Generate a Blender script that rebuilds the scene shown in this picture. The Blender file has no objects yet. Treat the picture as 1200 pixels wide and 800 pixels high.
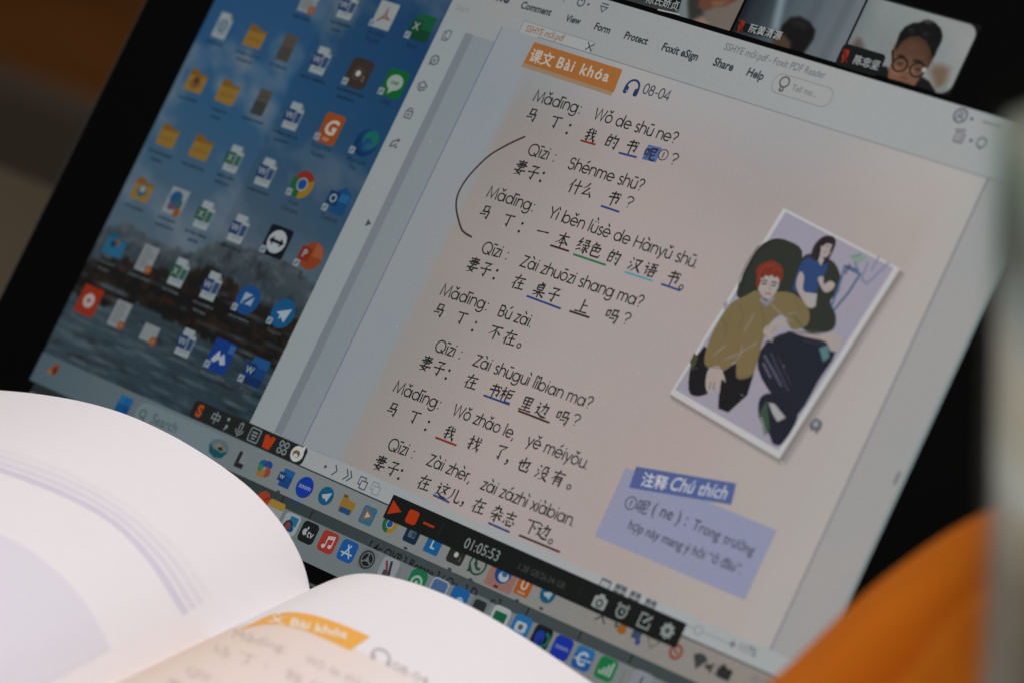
import bpy, math, random
from mathutils import Vector, Matrix, noise
random.seed(4)
scene = bpy.context.scene
COL = scene.collection

# ------------------------------------------------------------------ camera
# The display panel is the plane y-up through the world origin: local x = along the
# screen, local y = up the screen, local z = out of the screen.
FPX = 4000.0                      # focal length in pixels of a 1200 px wide frame (120 mm)
DIST = 0.96
RU = Vector((0.73257, 0.28609, -0.61766)).normalized()      # screen right, in camera axes (x right, y down, z ahead)
RV = Vector((-0.42708, 0.89975, -0.08978))
RV = (RV - RU * RV.dot(RU)).normalized()                    # screen down
RN = RU.cross(RV)                                           # into the screen
LEAN = math.radians(30)
UPC = -RV * math.cos(LEAN) - RN * math.sin(LEAN)            # world up in camera axes
BKC = -RV * math.sin(LEAN) + RN * math.cos(LEAN)            # world +Y (away) in camera axes
def to_world(c):                  # camera axes direction -> world direction
    return Vector((RU.dot(c), BKC.dot(c), UPC.dot(c)))
CAM = to_world(Vector((0, 0, -DIST)))
cam_data = bpy.data.cameras.new('camera')
cam = bpy.data.objects.new('camera', cam_data)
COL.objects.link(cam)
r_, u_, b_ = to_world(Vector((1, 0, 0))), to_world(Vector((0, -1, 0))), to_world(Vector((0, 0, -1)))
cam.matrix_world = Matrix(((r_.x, u_.x, b_.x, CAM.x), (r_.y, u_.y, b_.y, CAM.y), (r_.z, u_.z, b_.z, CAM.z), (0, 0, 0, 1)))
cam_data.sensor_width = 36
cam_data.lens = 120
cam_data.clip_start = 0.05
cam_data.clip_end = 100
cam_data.dof.use_dof = True
cam_data.dof.focus_distance = 0.968
cam_data.dof.aperture_fstop = 7.6
scene.camera = cam

# ------------------------------------------------------------------ light
w = bpy.data.worlds.new('World')
scene.world = w
w.use_nodes = True
w.node_tree.nodes['Background'].inputs[0].default_value = (0.75, 0.85, 1.0, 1)
w.node_tree.nodes['Background'].inputs[1].default_value = 0.02
def area(name, loc, target, size, power, col):
    l = bpy.data.lights.new(name, 'AREA')
    l.shape = 'RECTANGLE'; l.size = size[0]; l.size_y = size[1]; l.energy = power; l.color = col
    o = bpy.data.objects.new(name, l); COL.objects.link(o)
    o.location = loc
    o.rotation_euler = (Vector(target) - Vector(loc)).to_track_quat('-Z', 'Y').to_euler()
    return o
area('window_light', (-0.95, 0.15, 1.35), (-0.05, -0.12, -0.06), (0.9, 0.9), 9, (1.0, 0.88, 0.84))
area('ceiling_light', (0.85, -0.95, 1.25), (0.05, -0.12, -0.06), (0.8, 0.8), 32, (0.985, 0.962, 0.995))
scene.view_settings.view_transform = 'Standard'
scene.view_settings.look = 'None'
scene.view_settings.exposure = 0
scene.view_settings.gamma = 1
scene.view_settings.use_curve_mapping = False

# ------------------------------------------------------------------ helpers
def lin(c):
    out = []
    for x in c[:3]:
        x = max(0.0, x) / 255.0
        out.append(x / 12.92 if x <= 0.04045 else ((x + 0.055) / 1.055) ** 2.4)
    return out
def ray(px, py):                  # photo pixel -> world direction of unit depth
    return to_world(Vector(((px - 600) / FPX, (py - 400) / FPX, 1)))
def at(px, py, t):
    return CAM + ray(px, py) * t
def P(px, py):                    # photo pixel -> point of the display plane in millimetres (right, down)
    d = Vector(((px - 600) / FPX, (py - 400) / FPX, 1))
    q = d * (RN.z * DIST / RN.dot(d)) - Vector((0, 0, DIST))
    return Vector((q.dot(RU) * 1000, q.dot(RV) * 1000))
def on_height(px, py, z):
    d = ray(px, py)
    return CAM + d * ((z - CAM.z) / d.z)
def tag(o, label=None, cat=None, group=None, kind=None):
    if label: o['label'] = label
    if cat: o['category'] = cat
    if group: o['group'] = group
    if kind: o['kind'] = kind
    return o
def mesh_obj(name, verts, faces, mat, parent=None, smooth=False):
    me = bpy.data.meshes.new(name)
    me.from_pydata([tuple(v) for v in verts], [], faces)
    if mat: me.materials.append(mat)
    if smooth:
        for p in me.polygons: p.use_smooth = True
    me.update()
    o = bpy.data.objects.new(name, me)
    COL.objects.link(o)
    if parent: o.parent = parent
    return o
def empty(name, loc):
    o = bpy.data.objects.new(name, None); COL.objects.link(o); o.location = loc
    o.empty_display_size = 0.02
    return o
def material(name, base, rough=0.6, spec=0.3, noise_scale=None, noise_amt=0.15, bump=0.0, base2=None, metallic=0, stretch=None):
    m = bpy.data.materials.new(name); m.use_nodes = True
    nt = m.node_tree; b = nt.nodes['Principled BSDF']
    b.inputs['Base Color'].default_value = (*base, 1)
    b.inputs['Roughness'].default_value = rough
    b.inputs['Specular IOR Level'].default_value = spec
    b.inputs['Metallic'].default_value = metallic
    if noise_scale:
        tc = nt.nodes.new('ShaderNodeTexCoord'); n = nt.nodes.new('ShaderNodeTexNoise')
        n.inputs['Scale'].default_value = noise_scale; n.inputs['Detail'].default_value = 5
        src = tc.outputs['Object']
        if stretch:
            mp = nt.nodes.new('ShaderNodeMapping'); mp.inputs['Scale'].default_value = stretch
            nt.links.new(src, mp.inputs[0]); src = mp.outputs[0]
        nt.links.new(src, n.inputs['Vector'])
        mix = nt.nodes.new('ShaderNodeMix'); mix.data_type = 'RGBA'
        k = 1 - noise_amt
        mix.inputs['A'].default_value = (*(base2 or [c * k for c in base]), 1)
        mix.inputs['B'].default_value = (*base, 1)
        nt.links.new(n.outputs['Fac'], mix.inputs['Factor'])
        nt.links.new(mix.outputs['Result'], b.inputs['Base Color'])
        if bump:
            bp = nt.nodes.new('ShaderNodeBump'); bp.inputs['Strength'].default_value = bump; bp.inputs['Distance'].default_value = 0.001
            nt.links.new(n.outputs['Fac'], bp.inputs['Height']); nt.links.new(bp.outputs['Normal'], b.inputs['Normal'])
    return m
def box_mesh(x0, x1, y0, y1, z0, z1, bev=0.0, seg=3):
    import bmesh
    bm = bmesh.new(); bmesh.ops.create_cube(bm, size=1)
    for v in bm.verts:
        v.co = Vector((x0 if v.co.x < 0 else x1, y0 if v.co.y < 0 else y1, z0 if v.co.z < 0 else z1))
    if bev:
        bmesh.ops.bevel(bm, geom=list(bm.edges), offset=bev, segments=seg, affect='EDGES', profile=0.5)
    vs = [v.co.copy() for v in bm.verts]; bm.verts.index_update()
    fs = [[v.index for v in f.verts] for f in bm.faces]
    bm.free()
    return vs, fs
def join(*parts):
    V, F = [], []
    for vs, fs in parts:
        n = len(V); V += list(vs); F += [[i + n for i in f] for f in fs]
    return V, F

# ------------------------------------------------------------------ table and room behind
TABLE_Z = -0.0985
M_table = material('pale_table_laminate', (0.070, 0.056, 0.033), 0.55, 0.25, 9, 0.2)
M_dark = material('dark_plywood', (0.030, 0.018, 0.010), 0.7, 0.2, 6, 0.3)
edge = on_height(30, 204, TABLE_Z)
tv, tf = box_mesh(-0.95, 0.95, -0.95, edge.y, TABLE_Z - 0.03, TABLE_Z, 0.004)
tb = empty('cafe_table', (0, 0, -0.75))
tb.location = (0, -0.3, -0.75)
o = mesh_obj('tabletop', [Vector(v) - tb.location for v in tv], tf, M_table, tb)
lv, lf = join(*[box_mesh(x - .03, x + .03, y - .03, y + .03, -0.75, TABLE_Z - 0.03, .004) for x, y in ()] or [([], [])])
for x in (-0.85, 0.85):
    for y in (-0.85, edge.y - 0.08):
        vs, fs = box_mesh(x - .025, x + .025, y - .025, y + .025, -0.75, TABLE_Z - 0.031, .004)
        mesh_obj('leg', [Vector(v) - tb.location for v in vs], fs, M_dark, tb)
tag(tb, 'beige laminate table carrying the laptop and the open textbook', 'table')
M_floor = material('dark_floor', (0.045, 0.030, 0.018), 0.6, 0.2, 3, 0.4)
fl = mesh_obj('floor', [(-6, -4, -0.75), (6, -4, -0.75), (6, 8, -0.75), (-6, 8, -0.75)], [(0, 1, 2, 3)], M_floor)
tag(fl, kind='structure')
M_wall = material('brown_wall', (0.10, 0.05, 0.022), 0.7, 0.2, 1.2, 0.4)
wl = mesh_obj('wall', [(-6, 3.2, -0.75), (6, 3.2, -0.75), (6, 3.2, 2.4), (-6, 3.2, 2.4)], [(0, 1, 2, 3)], M_wall)
tag(wl, kind='structure')
# orange-brown wooden bench with a pale front rail
M_wood = material('orange_brown_wood', (0.24, 0.088, 0.018), 0.5, 0.3, 5, 0.75, stretch=(1, 6, 6))
M_rail = material('pale_worn_rail', (0.10, 0.078, 0.055), 0.6, 0.2, 8, 0.3)
BZ = -0.33
f0 = on_height(20, 98, BZ)
bench = empty('wooden_bench', (f0.x + .4, f0.y, -0.75))
def bpart(name, b, m):
    vs, fs = b
    return mesh_obj(name, [Vector(v) - bench.location for v in vs], fs, m, bench)
bx0, bx1 = f0.x - 0.9, f0.x + 1.3
bpart('seat', box_mesh(bx0, bx1, f0.y + .03, f0.y + .55, BZ - .03, BZ - .002, .004), M_wood)
bpart('front_rail', box_mesh(bx0 - .01, bx1 + .01, f0.y, f0.y + .03, BZ - .085, BZ, .006), M_rail)
bpart('backrest', box_mesh(bx0, bx1, f0.y + .55, f0.y + .59, BZ + .06, BZ + .55, .006), M_wood)
for x in (bx0 + .08, bx1 - .08):
    for y in (f0.y + .06, f0.y + .57):
        bpart('leg', box_mesh(x - .03, x + .03, y - .025, y + .025, -0.75, BZ - .031 if y < f0.y + .3 else BZ + .058, .004), M_dark)
tag(bench, 'orange brown wooden bench with a pale front rail, blurred behind the laptop', 'bench')

# ------------------------------------------------------------------ laptop
M_alu = material('dark_grey_aluminium', (0.10, 0.115, 0.11), 0.5, 0.4, 60, 0.15, metallic=0.0)
M_bezel = material('black_glass_bezel', (0.003, 0.0032, 0.003), 0.5, 0.0, 4, 0.2)
M_key = material('black_keycaps', (0.012, 0.012, 0.012), 0.6, 0.3, 80, 0.2)
laptop = empty('laptop', (-0.0144, -0.17, TABLE_Z))
tag(laptop, 'open black laptop on the table showing a language lesson and desktop icons on its screen', 'laptop')
LX0, LX1 = -194.5, 165.7          # lid edges in mm
LV0, LV1 = -148.0, 86.0           # top and bottom of lid in mm down the screen
ROT = Matrix.Rotation(math.pi / 2 - LEAN, 4, 'X')
def rounded(x0, x1, y0, y1, r, n=6):
    pts = []
    for cx, cy, a0 in ((x1 - r, y1 - r, 0), (x0 + r, y1 - r, 90), (x0 + r, y0 + r, 180), (x1 - r, y0 + r, 270)):
        for i in range(n + 1):
            a = math.radians(a0 + 90 * i / n)
            pts.append((cx + r * math.cos(a), cy + r * math.sin(a)))
    return pts
def slab(outline, z0, z1):
    n = len(outline)
    vs = [(x, y, z0) for x, y in outline] + [(x, y, z1) for x, y in outline]
    fs = [list(range(n))[::-1], list(range(n, 2 * n))] + [[i, (i + 1) % n, (i + 1) % n + n, i + n] for i in range(n)]
    return vs, fs
def lid_part(name, geo, m, parent=laptop):
    o = mesh_obj(name, *geo, m, parent)
    o.matrix_local = Matrix.Translation(-laptop.location) @ ROT
    return o
mm = 0.001
lid_part('lid', slab(rounded(LX0 * mm, LX1 * mm, -LV1 * mm, -LV0 * mm, .010), -0.0070, -0.0012), M_alu)
lid_part('bezel', slab(rounded(LX0 * mm + .0012, LX1 * mm - .0012, -LV1 * mm + .0012, -LV0 * mm - .0012, .009), -0.0011, -0.0002), M_bezel)
BY0, BY1 = -0.300, -0.052
def base_part(name, geo, m, smooth=False):
    vs, fs = geo
    return mesh_obj(name, [Vector(v) - laptop.location for v in vs], fs, m, laptop, smooth)
DECK = -0.0838
base_part('base', box_mesh(LX0 * mm, LX1 * mm, BY0, BY1, TABLE_Z + .0015, DECK, .003), M_alu)
vs, fs = [], []
for s in range(17):
    a = 2 * math.pi * s / 16
    for x in (LX0 * mm + .04, LX1 * mm - .04):
        vs.append((x, -0.0478 + .0035 * math.cos(a), -0.0800 + .0035 * math.sin(a)))
fs = [[2 * i, 2 * i + 1, 2 * i + 3, 2 * i + 2] for i in range(16)]
base_part('hinge', (vs, fs), M_key, True)
parts = [box_mesh(LX0 * mm + .03, LX1 * mm - .03, -.175, -.062, DECK + .0002, DECK + .0006)]
for r in range(6):
    n = 14
    wk = (LX1 - LX0 - 66) * mm / n
    for c in range(n):
        x0 = LX0 * mm + .033 + c * wk
        y1 = -.0645 - r * .0183
        parts.append(box_mesh(x0 + .0012, x0 + wk - .0012, y1 - .0160, y1, DECK + .0007, DECK + .0017))
base_part('keyboard', join(*parts), M_key)
base_part('trackpad', box_mesh(-.08, .06, -.285, -.19, DECK + .0002, DECK + .0005), M_alu)

# ---- the lit panel: one material, colour carried by the mesh, viewing-angle and lens dimming towards the left painted into the emission, plus pixel grain
def view_falloff(u):
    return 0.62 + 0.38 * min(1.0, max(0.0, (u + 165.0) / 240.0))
def make_panel_material():
    m = bpy.data.materials.new('display_pixels'); m.use_nodes = True
    nt = m.node_tree; b = nt.nodes['Principled BSDF']
    b.inputs['Base Color'].default_value = (0.004, 0.004, 0.004, 1)
    b.inputs['Roughness'].default_value = 0.5
    b.inputs['Specular IOR Level'].default_value = 0.01
    at_ = nt.nodes.new('ShaderNodeAttribute'); at_.attribute_name = 'pixel'
    tc = nt.nodes.new('ShaderNodeTexCoord')
    sep = nt.nodes.new('ShaderNodeSeparateXYZ'); nt.links.new(tc.outputs['Object'], sep.inputs[0])
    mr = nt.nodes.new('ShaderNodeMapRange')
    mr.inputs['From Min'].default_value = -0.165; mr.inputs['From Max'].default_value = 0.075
    mr.inputs['To Min'].default_value = 0.62; mr.inputs['To Max'].default_value = 1.0  # same leftward viewing-angle dimming, painted into the emission strength
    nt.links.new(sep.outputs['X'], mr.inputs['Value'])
    # large soft colour blotches of the panel
    n1 = nt.nodes.new('ShaderNodeTexNoise'); n1.inputs['Scale'].default_value = 22; n1.inputs['Detail'].default_value = 2
    nt.links.new(tc.outputs['Object'], n1.inputs['Vector'])
    cr = nt.nodes.new('ShaderNodeValToRGB')
    cr.color_ramp.elements[0].position = 0.3; cr.color_ramp.elements[0].color = (0.955, 0.985, 1.0, 1)
    cr.color_ramp.elements[1].position = 0.7; cr.color_ramp.elements[1].color = (1.035, 1.0, 0.99, 1)
    nt.links.new(n1.outputs['Fac'], cr.inputs['Fac'])
    # fine grain
    n2 = nt.nodes.new('ShaderNodeTexNoise'); n2.inputs['Scale'].default_value = 1500; n2.inputs['Detail'].default_value = 1
    nt.links.new(tc.outputs['Object'], n2.inputs['Vector'])
    m2 = nt.nodes.new('ShaderNodeMapRange'); m2.inputs['To Min'].default_value = 0.93; m2.inputs['To Max'].default_value = 1.07
    nt.links.new(n2.outputs['Fac'], m2.inputs['Value'])
    mu = nt.nodes.new('ShaderNodeMath'); mu.operation = 'MULTIPLY'
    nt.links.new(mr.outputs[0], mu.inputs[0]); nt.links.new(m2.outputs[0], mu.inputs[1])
    mx = nt.nodes.new('ShaderNodeMix'); mx.data_type = 'RGBA'; mx.blend_type = 'MULTIPLY'
    mx.inputs['Factor'].default_value = 1
    nt.links.new(at_.outputs['Color'], mx.inputs['A']); nt.links.new(cr.outputs['Color'], mx.inputs['B'])
    nt.links.new(mx.outputs['Result'], b.inputs['Emission Color'])
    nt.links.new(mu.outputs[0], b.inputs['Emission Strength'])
    return m
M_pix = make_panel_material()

class Piece:
    """flat picture elements of the display, in millimetres right / down, lv = layer"""
    def __init__(s, lv=1):
        s.v, s.f, s.c, s.lv = [], [], [], lv
    def poly(s, pts, col, lv=None):
        lv = s.lv if lv is None else lv
        n = len(s.v)
        cu = sum(p[0] for p in pts) / len(pts)
        multi = isinstance(col[0], (tuple, list))
        for i, p in enumerate(pts):
            s.v.append((p[0] * mm, -p[1] * mm, lv * 1e-4))
            c = col[i] if multi else col
            k = 1 / view_falloff(p[0] if multi else cu)
            s.c.append([x * k for x in lin(c)] + [1])
        ar = sum(pts[i][0] * pts[(i + 1) % len(pts)][1] - pts[(i + 1) % len(pts)][0] * pts[i][1] for i in range(len(pts)))
        idx = list(range(n, n + len(pts)))
        s.f.append(idx[::-1] if ar > 0 else idx)
    def mesh(s, vs, fs, col, lv=None):
        lv = s.lv if lv is None else lv
        n = len(s.v)
        if not vs: return
        k = 1 / view_falloff(sum(p[0] for p in vs) / len(vs))
        c = [x * k for x in lin(col)] + [1]
        for p in vs:
            s.v.append((p[0] * mm, -p[1] * mm, lv * 1e-4)); s.c.append(c)
        s.f += [[i + n for i in f] for f in fs]
    def pp(s, px, col, lv=None):              # polygon from photo pixels
        s.poly([P(*q) for q in px], col, lv)
    def rect(s, u0, v0, u1, v1, col, lv=None):
        s.poly([(u0, v0), (u1, v0), (u1, v1), (u0, v1)], col, lv)
    def rr(s, cx, cy, ww, hh, r, col, lv=None, a=0):
        ca, sa = math.cos(a), math.sin(a)
        s.poly([(cx + x * ca - y * sa, cy + x * sa + y * ca) for x, y in rounded(-ww / 2, ww / 2, -hh / 2, hh / 2, r, 5)], col, lv)
    def ell(s, cx, cy, rx, ry, col, lv=None, n=28):
        s.poly([(cx + rx * math.cos(2 * math.pi * i / n), cy + ry * math.sin(2 * math.pi * i / n)) for i in range(n)], col, lv)
    def rib(s, pts, wd, col, lv=None, closed=False, taper=False):
        vs, fs = ribbon(pts, wd, closed, taper)
        s.mesh(vs, fs, col, lv)
    def ring(s, cx, cy, r, wd, col, lv=None, a0=0, a1=360, ry=None):
        n = max(6, int(abs(a1 - a0) / 14))
        full = abs(a1 - a0) >= 359
        pts = [(cx + r * math.cos(math.radians(a0 + (a1 - a0) * i / n)), cy + (ry or r) * math.sin(math.radians(a0 + (a1 - a0) * i / n))) for i in range(n + (0 if full else 1))]
        s.rib(pts, wd, col, lv, full)
    def build(s, name, label=None):
        me = bpy.data.meshes.new(name)
        me.from_pydata(s.v, [], s.f)
        ca = me.color_attributes.new('pixel', 'FLOAT_COLOR', 'POINT')
        ca.data.foreach_set('color', [x for c in s.c for x in c])
        me.materials.append(M_pix)
        o = bpy.data.objects.new(name, me); COL.objects.link(o)
        o.parent = display
        if label: o['label'] = label
        return o
def ribbon(pts, wd, closed=False, taper=False, widths=None):
    pts = [Vector(p[:2]) for p in pts]; n = len(pts); vs = []
    for i in range(n):
        a = pts[i - 1] if (i > 0 or closed) else None
        b = pts[(i + 1) % n] if (i < n - 1 or closed) else None
        d1 = (pts[i] - a).normalized() if a is not None else None
        d2 = (b - pts[i]).normalized() if b is not None else None
        if d1 is None: d1 = d2
        if d2 is None: d2 = d1
        t = d1 + d2
        if t.length < 1e-6: t = d1
        t.normalize()
        nn = Vector((-t.y, t.x))
        k = max(0.45, nn.dot(Vector((-d1.y, d1.x))))
        h = wd / 2
        if widths: h = widths[i] / 2
        if taper: h *= 0.55 + 0.45 * math.sin(math.pi * min(1, max(0, (i + .3) / (n - .4))))
        vs += [pts[i] + nn * h / k, pts[i] - nn * h / k]
    fs = [[2 * i, 2 * i + 1, 2 * i + 3, 2 * i + 2] for i in range(n - 1)]
    if closed: fs.append([2 * n - 2, 2 * n - 1, 1, 0])
    return vs, fs
def smooth(pts, n=6):
    pts = [Vector(p) for p in pts]; out = []
    for i in range(len(pts) - 1):
        a, b = pts[i], pts[i + 1]
        p0 = pts[i - 1] if i else a * 2 - b
        p3 = pts[i + 2] if i + 2 < len(pts) else b * 2 - a
        for j in range(n):
            t = j / n
            out.append(.5 * ((2 * a) + (b - p0) * t + (2 * p0 - 5 * a + 4 * b - p3) * t * t + (3 * a - p0 - 3 * b + p3) * t ** 3))
    return out + [pts[-1]]
KAI = {'马': 'h30,20 68,16 64,46|l37,20 33,50 76,46 72,84 60,76|h18,68 57,63', '丁': 'h16,28 84,22|l52,25 52,85 38,74', '我': 'p46,12 34,20 20,25|h14,41 82,33|l34,22 35,84 23,76|h16,66 50,53|l56,12 62,52 84,84 88,68|p78,48 66,64 48,80|d68,16 77,25', '的': 'p30,10 27,18 20,28|l18,30 18,82|l18,31 44,27 43,80|h19,52 42,50|h19,78 43,76|p62,10 57,26 48,40|l58,30 87,26 81,85 68,76|d62,46 71,58', '书': 'l22,25 70,19 67,41|l14,47 82,38 76,70 66,63|l46,8 46,94|d78,13 87,24', '呢': 'l12,34 14,66|l12,35 34,31 32,62|h14,62 33,60|l46,22 82,18 80,38|h46,39 80,36|p46,22 44,52 30,88|p80,50 70,57 56,62|l56,46 56,78 64,84 86,82 88,72', '妻': 'h20,18 80,13|l28,29 72,25 70,44|h12,39 88,33|h26,48 72,45|l50,5 50,56|l47,54 34,74 50,80 68,91|p66,60 54,80 20,95|h12,69 90,62', '子': 'l26,18 72,14 50,37|l50,37 54,60 50,89 37,79|h12,53 88,46', '什': 'p36,10 26,34 8,55|l26,38 26,92|h42,45 93,38|l68,10 68,94', '么': 'p52,10 38,32 18,49|l60,35 26,79 77,72|d64,57 85,87', '一': 'h10,54 90,46', '本': 'h14,33 86,27|l50,8 50,94|p48,33 34,57 8,77|n52,33 68,57 94,75|h33,71 67,68', '绿': 'l30,10 14,36 33,33 11,60 35,54|h10,83 37,69|l48,20 80,16 78,44|h50,32 78,30|h42,47 93,42|l66,46 66,89 55,82|d50,56 58,65|p58,70 51,76 41,81|p86,51 80,58 71,65|n70,62 80,72 92,81', '色': 'p40,8 30,24 15,39|l36,22 62,19 50,34|l26,38 78,34 74,58|l50,37 49,58|h27,58 74,56|l26,38 26,78 34,86 83,84 88,68', '汉': 'd18,16 29,28|d9,41 20,51|h11,86 31,56|l40,26 81,21 66,54 33,89|n46,36 64,64 94,89', '语': 'd17,15 27,26|l9,43 28,39 26,80 37,66|h44,20 88,15|l64,19 58,46|l46,36 80,32 76,48|h36,53 95,47|l48,62 49,91|l48,63 82,59 79,87|h49,85 80,82', '在': 'h13,31 88,24|p46,7 34,42 7,71|l26,54 26,93|h44,55 85,50|l63,34 63,82|h36,87 95,82', '桌': 'l50,5 50,22|h50,15 71,12|l30,24 30,52|l30,25 70,22 70,50|h31,38 69,36|h31,51 69,50|h9,65 91,60|l50,52 50,95|p47,64 32,77 12,87|n53,64 69,77 90,87', '上': 'l48,10 48,82|h48,45 79,41|h11,85 91,80', '吗': 'l10,32 12,66|l10,33 32,29 30,62|h12,63 31,60|l44,22 78,18 74,44|l50,24 48,50 87,46 81,87 70,79|h37,69 70,64', '不': 'h11,25 89,18|p54,21 38,48 8,71|l51,40 51,94|n58,42 70,51 86,63', '柜': 'h7,35 43,30|l26,8 26,94|p26,36 18,54 6,69|d28,42 41,56|h52,20 91,16|l52,20 52,87 93,83|l54,41 83,37 81,61|h54,61 80,59', '里': 'l24,16 25,54|l24,17 76,13 74,52|h25,35 75,32|h25,53 75,51|l50,15 50,86|h21,71 79,66|h9,89 93,84', '边': 'l42,33 84,27 78,69 67,61|p62,10 58,46 37,73|d15,16 27,28|l9,47 28,42 22,66 30,72|n11,83 26,74 58,86 95,85', '找': 'h9,37 42,31|l27,10 28,87 15,78|h9,67 42,52|h44,39 91,32|l60,10 66,56 84,86 90,70|p84,44 70,66 49,85|d76,13 87,24', '了': 'l23,21 77,15 50,42|l50,40 52,88 37,77', '也': 'l13,51 83,30 76,63 65,59|l48,10 48,67|l28,28 28,75 36,85 85,83 90,63', '没': 'd17,16 29,26|d9,41 20,51|h9,88 29,57|p52,18 49,34 37,49|l52,18 74,16 74,37 89,37|p44,55 80,50 64,76 34,93|n48,60 66,78 95,91', '有': 'h11,27 89,21|p50,7 36,40 9,67|l34,46 34,93|l34,47 74,43 73,90 61,82|h35,58 73,56|h35,71 73,68', '这': 'd58,8 65,19|h40,31 93,25|p76,30 60,56 39,73|n48,40 64,54 81,69|d15,16 27,28|l9,45 28,40 22,66 30,72|n11,83 26,75 58,87 95,87', '儿': 'p34,17 32,56 8,89|l60,13 60,76 68,84 89,82 93,65', '杂': 'p44,7 38,34 12,49|l22,26 64,20 63,38 88,40|h11,61 89,55|l50,46 50,94 39,86|p43,64 32,74 16,83|n58,62 72,70 88,81', '志': 'h15,27 85,22|l50,6 50,44|h25,47 77,43|d21,62 15,81|l36,58 40,84 71,83 73,71|d50,57 57,69|d74,55 87,70', '下': 'h9,23 91,17|l48,20 48,94|d54,40 77,57'}
def brush(pc, ch, c, size, col, lv=None, wt=.088):
    for k, st_ in enumerate(KAI[ch].split('|')):
        pts = [tuple(float(q) for q in xy.split(',')) for xy in st_[1:].split()]
        typ = st_[0]
        if typ in 'pn' and len(pts) > 2: pts = smooth(pts, 5)
        elif len(pts) == 2: pts = [pts[0], tuple((a + b) / 2 for a, b in zip(*pts)), pts[1]]
        n = len(pts) - 1
        ws = []
        for i in range(n + 1):
            t = i / n
            if typ == 'p': x = 1.25 - .85 * t
            elif typ == 'n': x = .6 + .8 * min(1, t / .8) - (.9 * max(0, t - .8) / .2)
            elif typ == 'd': x = .55 + .8 * t
            elif typ == 'h': x = 1.05 - .35 * math.sin(math.pi * t) + .1 * t
            else: x = 1.1 if i < n else (.55 if n > 1 and len(st_.split()) > 2 else 1.0)
            ws.append(x * wt * size)
        uvp = [(c[0] + (x - 50) / 100 * size, c[1] + (y - 50) / 100 * size) for x, y in (tuple(q) for q in pts)]
        vs, fs = ribbon(uvp, 1.0, widths=ws)
        pc.mesh(vs, fs, col, (pc.lv if lv is None else lv) + k * .02)
# ---- printed type from Blender's built-in font
_tc = {}
def type_mesh(txt, bold=0.0, sp=1.0):
    key = (txt, bold, sp)
    if key not in _tc:
        c = bpy.data.curves.new('type', 'FONT'); c.body = txt; c.offset = bold; c.resolution_u = 3; c.space_character = sp
        o = bpy.data.objects.new('type', c); COL.objects.link(o)
        dg = bpy.context.evaluated_depsgraph_get(); dg.update()
        me = bpy.data.meshes.new_from_object(o.evaluated_get(dg))
        _tc[key] = ([(v.co.x, v.co.y) for v in me.vertices], [list(p.vertices) for p in me.polygons])
        bpy.data.objects.remove(o); bpy.data.curves.remove(c); bpy.data.meshes.remove(me)
    return _tc[key]
def fit_type(vs, a, b, tall=None, slant=0.0):      # lay type on the line a -> b (mm, y down); tall = height factor
    x0 = min(v[0] for v in vs); x1 = max(v[0] for v in vs)
    a, b = Vector(a), Vector(b)
    d = b - a; L = d.length; d.normalize(); up = Vector((d.y, -d.x))
    s = L / max(1e-6, x1 - x0)
    return [a + d * ((v[0] - x0) * s + slant * v[1] * s) + up * (v[1] * s * (tall or 1)) for v in vs]
def put_type(pc, txt, p0, p1, col, bold=0.0, tall=None, slant=0.0, lv=None, level=False, sp=1.0):
    vs, fs = type_mesh(txt, bold, sp)
    a, b = P(*p0), P(*p1)
    if level:
        m = (a.y + b.y) / 2; a.y = b.y = m
    pc.mesh(fit_type(vs, a, b, tall, slant), fs, col, lv)
_g = type_mesh('国')
GX = (min(v[0] for v in _g[0]) + max(v[0] for v in _g[0])) / 2
GY = (min(v[1] for v in _g[0]) + max(v[1] for v in _g[0])) / 2
GH = max(v[1] for v in _g[0]) - min(v[1] for v in _g[0])
def put_han(pc, ch, c, size, col, bold=0.006, lean=0.10, lv=None, wide=1.0):   # one brush-style character centred at c (mm)
    vs, fs = type_mesh(ch, bold)
    k = size / GH
    pc.mesh([(c[0] + (x - GX) * k * wide, c[1] - ((y - GY) + lean * (x - GX)) * k) for x, y in vs], fs, col, lv)
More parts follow.
